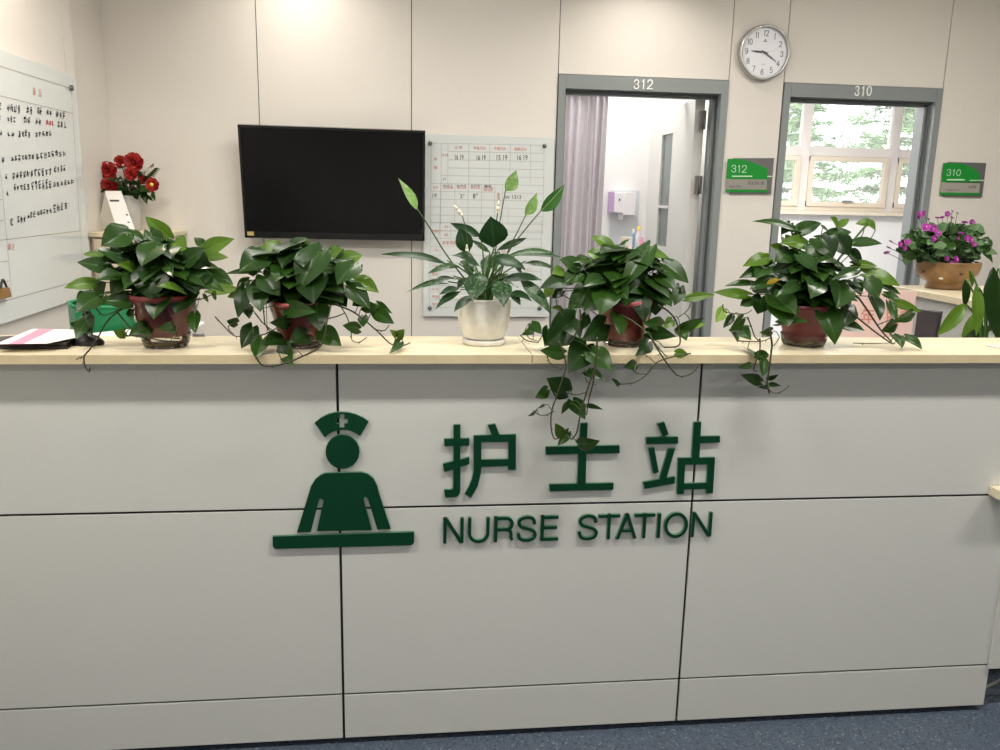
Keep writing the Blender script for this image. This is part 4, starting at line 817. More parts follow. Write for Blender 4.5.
# ================================================================== PLANTS
def lift(p, x, y, zmin=ZT+.010):
    """keep a point out of the worktop: slide it along the sight line in front of, or above, the slab"""
    if p.y > YF-.012 and p.z < zmin:
        d = ray(x, y); q = CAM+d*((zmin-HC)/d.z)
        if q.y < YF-.012: q = CAM+d*((YF-.03)/d.y)
        return q
    return p
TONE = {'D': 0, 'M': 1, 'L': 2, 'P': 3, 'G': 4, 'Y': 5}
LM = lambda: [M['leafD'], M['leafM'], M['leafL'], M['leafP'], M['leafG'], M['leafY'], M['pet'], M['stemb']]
def pothos(label, cxp, cyp, rtop, rbot, hpot, potm, leaves, vines, seed, nfill, domes, sleeve=True, base=.014):
    r = random.Random(seed); c = UZ(cxp, cyp, ZT); px, py = c.x, c.y
    root = thing('potted_pothos', label, 'potted plant', (px, py, ZT), 'trailing plants on the counter')
    z0 = ZT+base
    b = MB(); b.lathe((px, py, z0), [(0, 0), (rbot, 0), (rbot*1.02, .004), (rtop*.93, hpot*.84), (rtop*.97, hpot*.85), (rtop, hpot), (rtop*.95, hpot), (rtop*.90, hpot*.86)], 40); b.build('pot', potm, root)
    b = MB(); b.lathe((px, py, z0), [(rtop*.91, hpot*.90), (rtop*.5, hpot*.93), (0, hpot*.94)], 24); b.build('soil', M['soil'], root)
    b = MB()
    rs = rbot*1.16; zz = ZT+.001
    prof = [(0, 0), (rs*.86, 0), (rs*.92, .004)]
    prof += [(rs*.95, .008), (rs*.985, .016), (rs*1.0, max(.026, base)), (rs*1.03, max(.029, base+.003)), (rs*1.03, max(.031, base+.005))]
    b.lathe((px, py, zz), prof, 40); b.build('saucer', M['sleeve'], root, label='clear plastic saucer')
    b = MB(); b.lathe((px, py, zz+.002), [(0, .004), (rbot*.80, .004), (rbot*.78, .002), (0, .002)], 24)
    for k in range(22):
        a = r.random()*6.28; a2 = a+r.uniform(.4, 1.4); R_ = rs*.93
        b.tube([(px+R_*math.cos(a), py+R_*math.sin(a), zz+.008), (px+R_*1.0*math.cos((a+a2)/2), py+R_*1.0*math.sin((a+a2)/2), zz+r.uniform(.008, max(.022, base))), (px+R_*math.cos(a2), py+R_*math.sin(a2), zz+.012)], .0016, n=4, sub=3)
    b.build('roots', M['water'], root)
    if sleeve:
        b = MB(); n = 48; vs = []; fs = []
        for j in range(5):
            t = j/4; R_ = (rbot*1.08+(rtop*1.06-rbot*1.08)*t)
            for k in range(n):
                a = 6.283*k/n; q = R_*(1+.012*math.sin(k*2.7+j)); vs.append((px+q*math.cos(a), py+q*math.sin(a), ZT+.02+hpot*.96*t))
        for j in range(4):
            for k in range(n): fs.append((j*n+k, j*n+(k+1) % n, (j+1)*n+(k+1) % n, (j+1)*n+k))
        b.add(vs, fs, 0, smooth=True); b.build('clear_sleeve', M['sleeve'], root, label='crinkled clear plastic sleeve around the pot')
    top = V((px, py, z0+hpot*.92))
    fo = MB(); vp = []; vine_objs = []
    for (ox, oy, s, Yo, pts, th) in vines:
        P = []
        for i, (x, y) in enumerate(pts):
            X_, Y_ = ox+x/s, oy+y/s; P.append(lift(U(X_, Y_, py+Yo if not isinstance(Yo, (list, tuple)) else py+Yo[i]), X_, Y_))
        bb = MB(); Pt = bb.tube(P, th, 0, n=6, r1=th*.7); vp += Pt; vine_objs.append(bb)
        for k in range(3, len(Pt)-2, 9):     # little aerial roots at the nodes
            d = V((r.uniform(-1, 1), r.uniform(-.4, .4), -1)).normalized()*r.uniform(.004, .009); bb.tube([Pt[k], Pt[k]+d], .0009, 0, n=4)
    for L in leaves:
        ox, oy, s = L[0]
        for q in L[1]:
            bx, by, tx_, ty, w, tone = q[:6]; dy = q[6] if len(q) > 6 else r.uniform(-.07, .05)
            isv = tone.islower(); tone = tone.upper()
            X0, Y0, X1_, Y1_ = ox+bx/s, oy+by/s, ox+tx_/s, oy+ty/s
            p0 = lift(U(X0, Y0, py+dy*.55), X0, Y0); p1 = lift(U(X1_, Y1_, py+dy+r.uniform(-.03, .02)), X1_, Y1_)
            wd = w/s/FL*p0.y*1.20; side = V(((p1.x-p0.x), 0, 0))
            hint = V((r.uniform(-.2, .2), -.95, r.uniform(.05, .35))) if isv else V((r.uniform(-.25, .25), -r.uniform(.55, .95), r.uniform(.35, .85)))
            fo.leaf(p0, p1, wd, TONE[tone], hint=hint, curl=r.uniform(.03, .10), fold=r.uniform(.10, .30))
            if isv and vp:
                v = min(vp, key=lambda a: (a-p0).length); md = p0.lerp(v, .5)+V((0, 0, .006)); fo.tube([p0, md, v], .0012, 6, n=5, sub=3)
            elif not isv:
                md = p0.lerp(top, .5)+V((0, 0, .012)); fo.tube([p0+(p1-p0)*.05, md, top+V((r.uniform(-.03, .03), r.uniform(-.03, .03), -.01))], .0015, 6, n=5, sub=3)
    # inner leaves all round the crown, the far side included
    for k in range(nfill):
        rx, ryb, ryf, rz, zlo = domes
        a = r.random()*6.283; el = r.uniform(zlo, 1.15); R_ = r.uniform(.55, .95)
        ry = ryb if math.sin(a) > 0 else ryf
        tp = V((px+math.cos(a)*math.cos(el)*rx*R_, py+math.sin(a)*math.cos(el)*ry*R_, top.z+.035+math.sin(el)*rz*R_))
        d = V((math.cos(a), math.sin(a), r.uniform(-.65, .1))).normalized(); L_ = r.uniform(.060, .095); bs = tp-d*L_*.5; tp = tp+d*L_*.5
        if bs.z < ZT+.05 or tp.z < ZT+.03: continue
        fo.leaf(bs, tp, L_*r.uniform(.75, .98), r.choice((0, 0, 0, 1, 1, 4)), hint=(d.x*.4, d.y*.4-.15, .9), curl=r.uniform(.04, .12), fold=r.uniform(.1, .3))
        fo.tube([bs, bs.lerp(top, .5)+V((0, 0, .015)), top+V((r.uniform(-.03, .03), r.uniform(-.03, .03), -.01))], .0015, 6, n=5, sub=3)
    fo.build('foliage', LM(), root)
    for bb in vine_objs: bb.build('vine', M['stemb'], root)
    return root
# ---- first plant
zA = (60, 210, 5.556); zB = (60, 280, 6.25)
pothos('leafy trailing plant in a red pot, leftmost on the worktop beside the folder', 166.5, 345.8, .081, .050, .104, M['potdk'], [
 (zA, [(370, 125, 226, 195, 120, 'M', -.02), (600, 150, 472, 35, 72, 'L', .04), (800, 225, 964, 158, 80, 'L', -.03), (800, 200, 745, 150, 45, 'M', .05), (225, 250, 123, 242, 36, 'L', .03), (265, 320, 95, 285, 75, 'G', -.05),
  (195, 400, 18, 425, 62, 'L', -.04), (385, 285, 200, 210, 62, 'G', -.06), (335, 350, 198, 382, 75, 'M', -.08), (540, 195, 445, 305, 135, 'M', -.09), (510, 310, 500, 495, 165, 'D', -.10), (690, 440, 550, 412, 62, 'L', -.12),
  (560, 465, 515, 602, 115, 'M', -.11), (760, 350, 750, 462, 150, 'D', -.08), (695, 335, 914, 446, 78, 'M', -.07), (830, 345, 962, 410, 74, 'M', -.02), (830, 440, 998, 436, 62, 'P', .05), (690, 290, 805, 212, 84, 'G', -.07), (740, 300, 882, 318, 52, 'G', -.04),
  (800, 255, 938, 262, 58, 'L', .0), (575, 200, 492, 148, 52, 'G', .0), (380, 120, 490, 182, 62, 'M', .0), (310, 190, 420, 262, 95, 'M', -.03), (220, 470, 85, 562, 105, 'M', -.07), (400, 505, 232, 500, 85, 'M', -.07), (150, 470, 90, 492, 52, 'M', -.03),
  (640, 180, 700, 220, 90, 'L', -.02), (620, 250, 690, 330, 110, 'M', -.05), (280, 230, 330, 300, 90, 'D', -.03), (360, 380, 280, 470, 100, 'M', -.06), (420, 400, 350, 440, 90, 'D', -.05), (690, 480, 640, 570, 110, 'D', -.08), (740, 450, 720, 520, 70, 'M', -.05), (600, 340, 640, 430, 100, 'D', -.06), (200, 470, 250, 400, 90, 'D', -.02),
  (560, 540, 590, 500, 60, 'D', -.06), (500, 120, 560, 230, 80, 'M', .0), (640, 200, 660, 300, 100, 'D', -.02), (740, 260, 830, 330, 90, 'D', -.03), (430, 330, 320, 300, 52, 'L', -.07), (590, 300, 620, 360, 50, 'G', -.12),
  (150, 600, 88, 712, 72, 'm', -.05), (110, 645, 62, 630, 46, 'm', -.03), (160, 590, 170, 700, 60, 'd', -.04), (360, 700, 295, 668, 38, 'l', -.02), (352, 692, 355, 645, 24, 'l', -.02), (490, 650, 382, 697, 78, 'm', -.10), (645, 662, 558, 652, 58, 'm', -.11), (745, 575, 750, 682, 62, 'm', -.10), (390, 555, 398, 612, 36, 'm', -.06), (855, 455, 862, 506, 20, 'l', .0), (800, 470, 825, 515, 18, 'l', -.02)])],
 [(*zA, -.03, [(420, 500), (350, 545), (270, 610), (205, 718)], .0026), (*zA, -.04, [(320, 570), (360, 620), (400, 662)], .0024), (*zA, -.02, [(140, 470), (128, 580), (118, 640)], .0026), (*zA, -.02, [(170, 430), (165, 560), (180, 690), (212, 702)], .0022), (*zA, -.03, [(200, 545), (245, 585), (345, 545)], .002),
  (*zB, -.18, [(230, 370), (190, 430), (150, 480), (160, 545), (182, 568), (186, 545)], .0022), (*zB, -.18, [(152, 478), (125, 485), (100, 498)], .0016), (*zB, -.10, [(410, 350), (520, 345), (600, 372), (710, 385)], .0024), (*zA, -.02, [(750, 500), (800, 490), (850, 470), (870, 495)], .0016)], 11, 80, (.115, .10, .08, .12, -.15), base=.028)
# ---- second plant
zA = (215, 225, 5.0)
pothos('leafy trailing plant in a red pot, second from the left below the television', 302, 345.8, .076, .050, .097, M['potred'], [
 (zA, [(250, 150, 120, 226, 118, 'G', -.04), (330, 150, 190, 122, 92, 'L', -.01), (325, 122, 248, 76, 50, 'L', .04), (440, 85, 330, 132, 62, 'M', .02), (445, 132, 462, 65, 42, 'L', .02), (525, 125, 415, 320, 150, 'G', -.10), (490, 250, 492, 388, 135, 'D', -.12),
  (560, 160, 636, 115, 72, 'L', -.01), (640, 172, 738, 148, 66, 'L', .01), (605, 212, 452, 225, 52, 'M', -.07), (480, 192, 634, 172, 44, 'G', -.04), (695, 190, 610, 292, 108, 'G', -.08), (700, 272, 820, 332, 74, 'L', -.02), (660, 300, 778, 416, 92, 'M', -.06), (210, 225, 48, 240, 34, 'M', -.01), (165, 272, 103, 318, 46, 'M', -.01),
  (150, 308, 115, 460, 68, 'D', -.05), (220, 290, 225, 432, 98, 'M', -.06), (240, 250, 322, 352, 95, 'M', -.08), (118, 345, 60, 360, 36, 'L', .0), (290, 180, 330, 260, 100, 'D', -.03), (360, 150, 400, 250, 100, 'D', -.03), (560, 260, 640, 330, 100, 'M', -.06), (400, 270, 330, 270, 55, 'L', -.06), (520, 330, 600, 400, 90, 'M', -.06), (300, 300, 300, 380, 80, 'D', -.04),
  (620, 120, 560, 190, 70, 'M', .0), (180, 170, 190, 260, 90, 'D', -.02), (420, 350, 440, 390, 80, 'D', -.05), (600, 330, 660, 410, 70, 'D', -.03),
  (160, 402, 172, 466, 46, 'd', -.05), (112, 490, 60, 480, 42, 'm', -.03), (188, 510, 133, 614, 74, 'd', -.07), (235, 568, 205, 668, 74, 'm', -.12), (345, 560, 252, 592, 84, 'd', -.12), (330, 592, 382, 704, 70, 'm', -.14), (465, 540, 378, 582, 84, 'd', -.13), (530, 528, 630, 602, 84, 'm', -.12), (345, 418, 498, 432, 74, 'm', -.12), (505, 400, 525, 524, 100, 'd', -.13), (378, 482, 283, 490, 60, 'd', -.12),
  (720, 520, 640, 502, 52, 'm', -.06), (742, 455, 740, 508, 46, 'm', -.05), (795, 425, 893, 492, 62, 'm', -.06), (912, 562, 946, 522, 42, 'l', -.06), (912, 555, 880, 528, 32, 'l', -.06), (935, 575, 884, 632, 42, 'm', -.08), (745, 362, 688, 402, 62, 'm', -.05), (808, 390, 882, 440, 32, 'm', -.04), (740, 410, 820, 410, 50, 'm', -.05)])],
 [(*zA, -.05, [(0, 458), (30, 490), (90, 550), (135, 557), (225, 555)], .0018), (*zA, -.05, [(65, 505), (75, 530), (95, 545)], .0012), (*zA, -.04, [(560, 385), (620, 405), (700, 440), (800, 520), (880, 595), (940, 602), (976, 588)], .0024), (*zA, -.05, [(630, 410), (660, 460), (680, 530), (685, 575), (720, 587), (758, 562)], .0016),
  (*zA, -.20, [(205, 655), (225, 690), (262, 706), (350, 692), (440, 655), (510, 620), (545, 570), (560, 480)], .0026), (*zA, -.20, [(440, 655), (425, 640), (408, 625)], .0014), (*zA, -.04, [(545, 470), (600, 460), (650, 440)], .0018), (*zA, -.05, [(240, 400), (245, 450), (252, 500), (285, 542)], .002), (*zA, -.05, [(200, 440), (240, 490), (290, 530)], .002), (*zA, -.05, [(800, 522), (845, 528), (872, 500)], .0016), (*zA, -.20, [(350, 692), (330, 665), (318, 640)], .0016), (*zA, -.08, [(190, 560), (250, 545), (300, 520)], .002)], 12, 74, (.115, .10, .08, .13, -.2), base=.020)
# ---- fourth pot (right of the lily)
zA = (520, 225, 5.0); zB = (510, 330, 5.556)
pothos('leafy trailing plant whose long vines hang over the green characters', 623, 344.8, .075, .050, .107, M['potred'], [
 (zA, [(460, 108, 353, 50, 58, 'L', .03), (398, 150, 333, 135, 62, 'L', .0), (505, 112, 546, 68, 26, 'G', .03), (490, 118, 478, 92, 16, 'G', .03), (290, 212, 200, 168, 88, 'G', -.02), (348, 168, 268, 180, 58, 'M', -.01), (400, 152, 562, 120, 60, 'M', -.01), (440, 182, 622, 122, 62, 'M', -.04), (645, 112, 508, 312, 92, 'M', -.06), (620, 128, 752, 165, 62, 'L', .0),
  (720, 190, 846, 288, 88, 'M', -.02), (255, 262, 98, 312, 84, 'D', -.05), (150, 312, 125, 366, 46, 'P', .0), (210, 328, 158, 366, 42, 'D', .0), (216, 426, 160, 410, 32, 'L', .01), (412, 262, 318, 302, 72, 'G', -.09), (330, 338, 240, 420, 82, 'M', -.06), (470, 300, 320, 425, 150, 'M', -.10), (470, 305, 538, 362, 92, 'G', -.10), (445, 320, 408, 440, 125, 'M', -.12), (602, 338, 622, 482, 84, 'D', -.10), (635, 300, 535, 330, 74, 'M', -.08),
  (682, 318, 760, 406, 88, 'G', -.07), (672, 365, 680, 452, 78, 'D', -.05), (800, 310, 772, 402, 62, 'M', -.02), (835, 365, 975, 346, 42, 'L', -.01), (690, 240, 782, 322, 74, 'M', -.05), (560, 200, 640, 280, 90, 'D', -.04), (700, 190, 620, 210, 80, 'D', -.02), (350, 200, 420, 270, 80, 'D', -.03), (220, 230, 160, 240, 60, 'L', -.02), (300, 240, 220, 290, 80, 'M', -.04), (390, 190, 440, 240, 80, 'M', -.02), (590, 150, 700, 190, 70, 'D', -.01), (730, 210, 790, 260, 70, 'M', -.02), (280, 350, 300, 400, 60, 'D', -.03),
  (490, 445, 502, 546, 80, 'm', -.14), (275, 475, 128, 602, 145, 'd', -.16), (142, 520, 125, 606, 58, 'd', -.15), (70, 520, 18, 546, 36, 'm', -.12), (58, 490, 108, 542, 48, 'm', -.12), (332, 450, 318, 518, 48, 'd', -.10), (435, 490, 322, 572, 108, 'd', -.15), (335, 598, 245, 732, 120, 'd', -.20), (352, 628, 464, 726, 98, 'm', -.21), (216, 642, 103, 627, 62, 'm', -.18),
  (722, 500, 626, 490, 66, 'm', -.10), (640, 535, 778, 556, 62, 'd', -.11), (658, 575, 592, 645, 66, 'd', -.12), (765, 472, 722, 512, 48, 'l', -.08), (795, 527, 920, 466, 48, 'm', -.09), (862, 506, 928, 494, 26, 'p', -.06), (800, 520, 832, 572, 58, 'm', -.09), (780, 640, 842, 648, 42, 'l', -.16), (230, 480, 300, 560, 80, 'd', -.14)]),
 (zB, [(702, 190, 636, 206, 54, 'd', -.2), (606, 308, 567, 269, 24, 'm', -.2), (425, 228, 526, 276, 58, 'd', -.22), (322, 345, 212, 272, 108, 'd', -.22), (212, 332, 146, 376, 58, 'm', -.22), (196, 414, 160, 432, 14, 'd', -.22), (145, 452, 108, 477, 20, 'd', -.22), (350, 392, 416, 493, 78, 'd', -.22), (322, 405, 286, 466, 30, 'd', -.22), (420, 415, 512, 438, 26, 'd', -.22), (290, 590, 253, 520, 54, 'l', -.22), (325, 566, 266, 642, 48, 'm', -.22), (380, 640, 490, 622, 76, 'm', -.23)])],
 [(*zB, -.22, [(270, 60), (300, 140), (310, 210), (285, 290), (260, 365), (232, 450), (228, 540), (245, 602), (272, 600)], .0022), (*zB, -.22, [(245, 450), (190, 475), (145, 462), (150, 440), (185, 415)], .0014), (*zB, -.22, [(485, 40), (480, 130), (470, 220), (440, 300), (400, 430), (385, 500), (370, 570), (345, 605), (332, 600)], .0024), (*zB, -.215, [(470, 200), (462, 290), (440, 380), (425, 472)], .002), (*zB, -.22, [(320, 348), (370, 360), (425, 345)], .0016),
  (*zB, -.21, [(350, 225), (385, 240), (428, 222)], .0014), (*zB, -.21, [(205, 140), (220, 180), (260, 205), (305, 222)], .0016), (*zB, -.22, [(418, 262), (436, 296), (480, 302)], .0014), (*zB, -.18, [(740, 130), (775, 155), (806, 182)], .0014), (*zB, -.18, [(795, 65), (865, 175), (928, 250), (985, 252), (1025, 228), (1052, 186)], .0022), (*zB, -.19, [(1005, 130), (900, 150), (812, 183), (760, 246), (690, 292), (605, 302)], .0022), (*zB, -.2, [(680, 220), (715, 243), (762, 244)], .0014),
  (*zA, -.08, [(690, 400), (740, 430), (780, 480), (800, 560), (790, 605), (720, 612)], .0026), (*zA, -.05, [(852, 382), (842, 420), (790, 465)], .0014), (*zA, -.12, [(640, 540), (680, 600), (735, 660)], .002), (*zA, -.10, [(0, 550), (35, 578), (95, 588)], .0016), (*zA, -.10, [(25, 525), (45, 565), (95, 582)], .0014), (*zA, -.06, [(190, 335), (240, 365), (290, 400)], .0018), (*zA, -.15, [(300, 420), (300, 480), (270, 560), (240, 600)], .0022), (*zA, -.14, [(180, 370), (190, 420), (220, 460)], .0016), (*zA, -.17, [(150, 590), (180, 620), (235, 628)], .0016)], 13, 84, (.125, .10, .08, .125, -.2), base=.018)
# ---- fifth pot
zA = (710, 205, 5.0); zB = (700, 270, 5.769); zC = (840, 270, 6.25)
pothos('leafy trailing plant with one yellow leaf, rightmost on the worktop near the pink notice', 803, 344.8, .080, .053, .102, M['potmar'], [
 (zA, [(442, 112, 222, 68, 48, 'M', -.02), (400, 92, 355, 148, 46, 'D', .0), (428, 132, 562, 86, 62, 'M', -.01), (562, 108, 598, 132, 36, 'M', .0), (642, 106, 606, 58, 48, 'L', .02), (645, 106, 696, 66, 36, 'L', .02), (590, 150, 714, 128, 58, 'G', -.01), (805, 84, 728, 92, 42, 'L', .01), (792, 80, 830, 126, 36, 'L', .01), (718, 184, 862, 188, 56, 'G', -.01), (485, 190, 358, 184, 68, 'L', -.02), (362, 222, 300, 198, 42, 'L', .01),
  (292, 258, 167, 302, 62, 'L', -.01), (302, 300, 148, 362, 64, 'M', -.02), (205, 385, 73, 400, 36, 'M', -.02), (188, 447, 18, 434, 48, 'L', -.04), (205, 478, 150, 502, 52, 'M', -.03), (450, 248, 542, 334, 74, 'G', -.08), (452, 385, 342, 447, 58, 'G', -.11), (540, 368, 512, 455, 100, 'G', -.13), (302, 384, 358, 362, 34, 'Y', -.12), (455, 258, 318, 332, 105, 'D', -.05), (312, 368, 198, 418, 62, 'M', -.06),
  (652, 388, 640, 512, 135, 'M', -.11), (742, 318, 618, 366, 48, 'G', -.09), (720, 294, 840, 304, 42, 'L', -.02), (790, 335, 964, 398, 80, 'L', -.03), (860, 400, 957, 446, 36, 'M', -.02), (800, 370, 842, 468, 84, 'M', -.06), (822, 452, 858, 572, 78, 'D', -.07), (705, 498, 662, 612, 88, 'D', -.07), (575, 508, 634, 694, 125, 'M', -.13), (665, 600, 775, 628, 66, 'M', -.08), (320, 450, 430, 545, 130, 'M', -.11), (345, 490, 395, 602, 140, 'M', -.12), (340, 582, 485, 576, 66, 'M', -.12), (260, 460, 240, 545, 100, 'D', -.06),
  (560, 170, 620, 260, 110, 'D', -.03), (640, 170, 700, 250, 90, 'D', -.03), (500, 190, 560, 260, 90, 'M', -.05), (400, 230, 330, 280, 90, 'M', -.03), (700, 240, 770, 300, 80, 'D', -.02), (620, 260, 560, 280, 50, 'G', -.08), (280, 310, 230, 360, 80, 'M', -.03), (420, 330, 340, 370, 80, 'D', -.06), (520, 330, 460, 380, 90, 'M', -.08), (720, 380, 760, 450, 80, 'M', -.05), (230, 420, 290, 440, 80, 'D', -.03), (470, 420, 400, 460, 80, 'D', -.07), (380, 160, 440, 230, 70, 'L', -.01), (590, 200, 520, 150, 60, 'M', .0)]),
 (zB, [(132, 228, 90, 302, 62, 'p', -.08), (188, 265, 136, 332, 42, 'd', -.10), (250, 280, 172, 352, 62, 'm', -.11), (185, 350, 220, 413, 46, 'm', -.12), (222, 338, 292, 397, 74, 'm', -.12), (422, 352, 355, 362, 48, 'm', -.12), (275, 450, 332, 508, 54, 'm', -.16), (328, 492, 404, 490, 54, 'm', -.17), (302, 545, 230, 562, 36, 'm', -.21), (372, 522, 362, 612, 62, 'm', -.21), (352, 645, 240, 605, 58, 'd', -.21), (402, 670, 340, 678, 27, 'd', -.21), (392, 630, 452, 606, 27, 'd', -.21), (400, 658, 467, 668, 24, 'd', -.21)]),
 (zC, [(280, 146, 376, 180, 42, 'm', -.06), (312, 200, 352, 332, 54, 'm', -.08), (340, 196, 514, 262, 52, 'l', -.07), (468, 268, 344, 322, 66, 'm', -.09), (352, 335, 266, 382, 74, 'm', -.08), (340, 400, 392, 482, 76, 'm', -.09), (410, 408, 516, 488, 62, 'm', -.09)])],
 [(*zB, -.10, [(132, 198), (140, 238), (200, 252), (262, 252), (300, 230)], .0016), (*zB, -.12, [(215, 408), (290, 412), (360, 410), (404, 392)], .0018), (*zB, -.20, [(400, 330), (408, 380), (415, 430), (408, 500), (398, 580), (387, 660), (402, 712)], .0028), (*zB, -.21, [(388, 680), (415, 705), (445, 710), (490, 690), (514, 664)], .0014), (*zB, -.18, [(345, 395), (345, 465), (322, 530), (310, 578), (332, 582)], .002), (*zB, -.12, [(458, 388), (440, 420), (420, 438)], .0014), (*zB, -.10, [(275, 270), (300, 340), (320, 390), (352, 412)], .0018),
  (*zA, -.07, [(650, 500), (720, 550), (820, 630), (905, 690), (922, 690)], .0026), (*zA, -.07, [(740, 460), (790, 530), (850, 620), (908, 684)], .0028), (*zA, -.06, [(715, 690), (810, 692), (905, 690)], .0016), (*zA, -.07, [(835, 600), (885, 580), (935, 558)], .0016), (*zA, .0, [(355, 148), (360, 180), (362, 230)], .0014), (*zA, .0, [(408, 110), (415, 150), (430, 200)], .0014), (*zA, .0, [(772, 112), (758, 155), (720, 178), (645, 190)], .0014), (*zA, .0, [(828, 122), (812, 155), (795, 178)], .0014)], 14, 84, (.125, .10, .085, .125, -.2), sleeve=False)
# ---- peace lily in a white pot
zA = (380, 165, 5.0); c = UZ(483.5, 343.3, ZT); px, py = c.x, c.y
root = thing('potted_peace_lily', 'tall peace lily with pale green flowers in a white ribbed pot', 'potted plant', (px, py, ZT))
k_ = c.y/FL
rt_, rb_ = 26.5*k_*1.03, 19.2*k_*1.03; zr_ = U(484, 300.5, py-rt_).z; z0 = ZT+.015; hp = zr_-z0
b = MB(); prof = [(0, 0), (rb_*.92, 0), (rb_, .003)]
for i in range(31):
    t = i/30; R_ = rb_+(rt_-rb_)*(1-(1-t)**2.6)*1.04-(rt_-rb_)*.04*t*t; prof.append((R_*(1+.007*math.cos(i*3.14159)), .004+(hp-.012)*t))
prof += [(rt_*1.015, hp-.006), (rt_*1.015, hp), (rt_*.94, hp), (rt_*.90, hp-.02)]
b.lathe((px, py, z0), prof, 48); b.build('pot', M['potwhite'], root)
b = MB(); b.lathe((px, py, ZT+.0006), [(0, 0), (rb_*1.04, 0), (rb_*1.09, .002), (rb_*1.12, .0135), (rb_*1.10, .0145), (rb_*1.05, .0135), (rb_*1.0, .006), (0, .005)], 40); b.build('saucer', M['potwhite'], root)
b = MB(); b.lathe((px, py, z0), [(rt_*.91, hp-.02), (0, hp-.015)], 24); b.build('soil', M['soil'], root)
top = V((px, py, zr_-.012)); fo = MB(); r4 = random.Random(9)
LL = [(345, 478, 12, 428, 52, 0, -.04), (508, 358, 352, 290, 50, 0, .02), (440, 445, 398, 312, 86, 0, .0), (570, 415, 556, 258, 138, 0, -.05), (510, 500, 368, 440, 80, 0, -.07), (585, 425, 738, 362, 36, 0, .02), (632, 440, 880, 424, 44, 2, -.03), (680, 440, 935, 455, 32, 0, .0), (555, 452, 728, 515, 92, 0, -.08), (725, 478, 884, 512, 42, 2, .0), (400, 492, 238, 530, 44, 2, -.05), (375, 552, 122, 630, 36, 1, -.04), (380, 566, 278, 560, 24, 0, .0), (345, 582, 150, 612, 24, 2, .0),
      (400, 608, 296, 642, 44, 0, -.06), (405, 620, 272, 712, 46, 0, -.07), (465, 645, 368, 728, 52, 0, -.10), (500, 530, 460, 676, 112, 1, -.12), (595, 565, 622, 700, 98, 1, -.13), (610, 560, 808, 562, 66, 0, -.06), (700, 555, 864, 738, 72, 2, -.08), (640, 630, 758, 668, 60, 0, -.09), (650, 640, 705, 696, 40, 0, -.10), (552, 438, 455, 372, 28, 2, .02), (640, 540, 560, 600, 60, 0, .0), (430, 560, 380, 620, 40, 0, .02), (420, 500, 470, 560, 60, 2, .03), (640, 470, 720, 540, 60, 0, .04), (600, 480, 560, 430, 50, 0, .05),
      (540, 520, 600, 430, 60, 0, .10), (470, 520, 400, 470, 60, 0, .12), (560, 560, 700, 600, 50, 0, .14), (480, 560, 380, 600, 50, 0, .13), (520, 540, 540, 450, 60, 0, .16)]
for x0, y0, x1, y1, w, mi, dy in LL:
    p0 = U(380+x0/5, 165+y0/5, py+dy*.5); p1 = U(380+x1/5, 165+y1/5, py+dy); up_ = y1 < y0-60
    fo.leaf(p0, p1, w/5*k_*1.05, mi, hint=(r4.uniform(-.2, .2), -.9 if up_ else -.6, .3 if up_ else .8), heart=False, curl=.02 if up_ else r4.uniform(.05, .12), fold=r4.uniform(.08, .25), wav=.05)
    md = p0.lerp(top, .5)+V(((p0.x-px)*-.12, 0, .012)); fo.tube([p0.lerp(p1, .03), md, top+V((r4.uniform(-.018, .018), r4.uniform(-.018, .018), -.01))], .0017, 3, n=5, r1=.0028)
for k in range(12):
    a = r4.uniform(-.02, .02); fo.tube([top+V((a, r4.uniform(-.02, .02), -.01)), top+V((a*1.6, r4.uniform(-.02, .02), r4.uniform(.06, .12)))], .0035, 3, n=6, r1=.002)
fo.build('foliage', [M['lily'], M['lilyV'], M['lilyW'], M['pet']], root)
for pts, sp, th in (([(470, 620), (400, 540), (320, 430), (240, 300), (185, 218)], (185, 220, 93, 63, 52, 'spathe', .45), .0024), ([(560, 620), (575, 450), (600, 280), (628, 125)], (630, 128, 684, 24, 78, 'spathe', .5), .0018), ([(590, 600), (640, 430), (690, 330), (730, 248)], (728, 250, 786, 138, 66, 'spathe', .5), .0018), ([(560, 630), (640, 440), (720, 330), (808, 225)], (808, 230, 928, 96, 78, 'spathd', .45), .0020)):
    b = MB(); b.tube([U(380+x/5, 165+y/5, py-.01) for x, y in pts], th, 0, n=6, r1=th*.7); sm_ = b.build('flower_stem', M['stem'], root)
    x0, y0, x1, y1, w, mt, fd = sp; b = MB(); p0, p1 = U(380+x0/5, 165+y0/5, py-.01), U(380+x1/5, 165+y1/5, py-.005)
    b.leaf(p0, p1, w/5*k_*1.0, 0, hint=(.5, -.8, .1), heart=False, curl=.03, fold=fd, prof=[(0, .12), (.08, .52), (.2, .88), (.36, 1), (.55, .86), (.72, .56), (.86, .26), (.95, .09), (1, .01)])
    b.build('spathe', M[mt], sm_)
for pts, w in (([(445, 430), (430, 330), (412, 252)], (412, 256, 369, 198)), ([(570, 430), (580, 300), (588, 240)], (587, 242, 594, 178)), ([(440, 520), (436, 470), (436, 445)], (436, 446, 434, 396))):
    b = MB(); b.tube([U(380+x/5, 165+y/5, py) for x, y in pts], .0014, 0, n=6); sm_ = b.build('flower_stem', M['stem'], root)
    p0, p1 = U(380+w[0]/5, 165+w[1]/5, py), U(380+w[2]/5, 165+w[3]/5, py); b = MB(); ax = p1-p0
    b.tube([p0, p0+ax*.2], .0026, 0, n=8, r1=.0050); b.tube([p0+ax*.2, p0+ax*.55], .0050, 0, n=8, r1=.0046); b.tube([p0+ax*.55, p1], .0046, 0, n=8, r1=.0008); b.build('flower_bud', M['bud'], sm_, label='closed cream white bud')
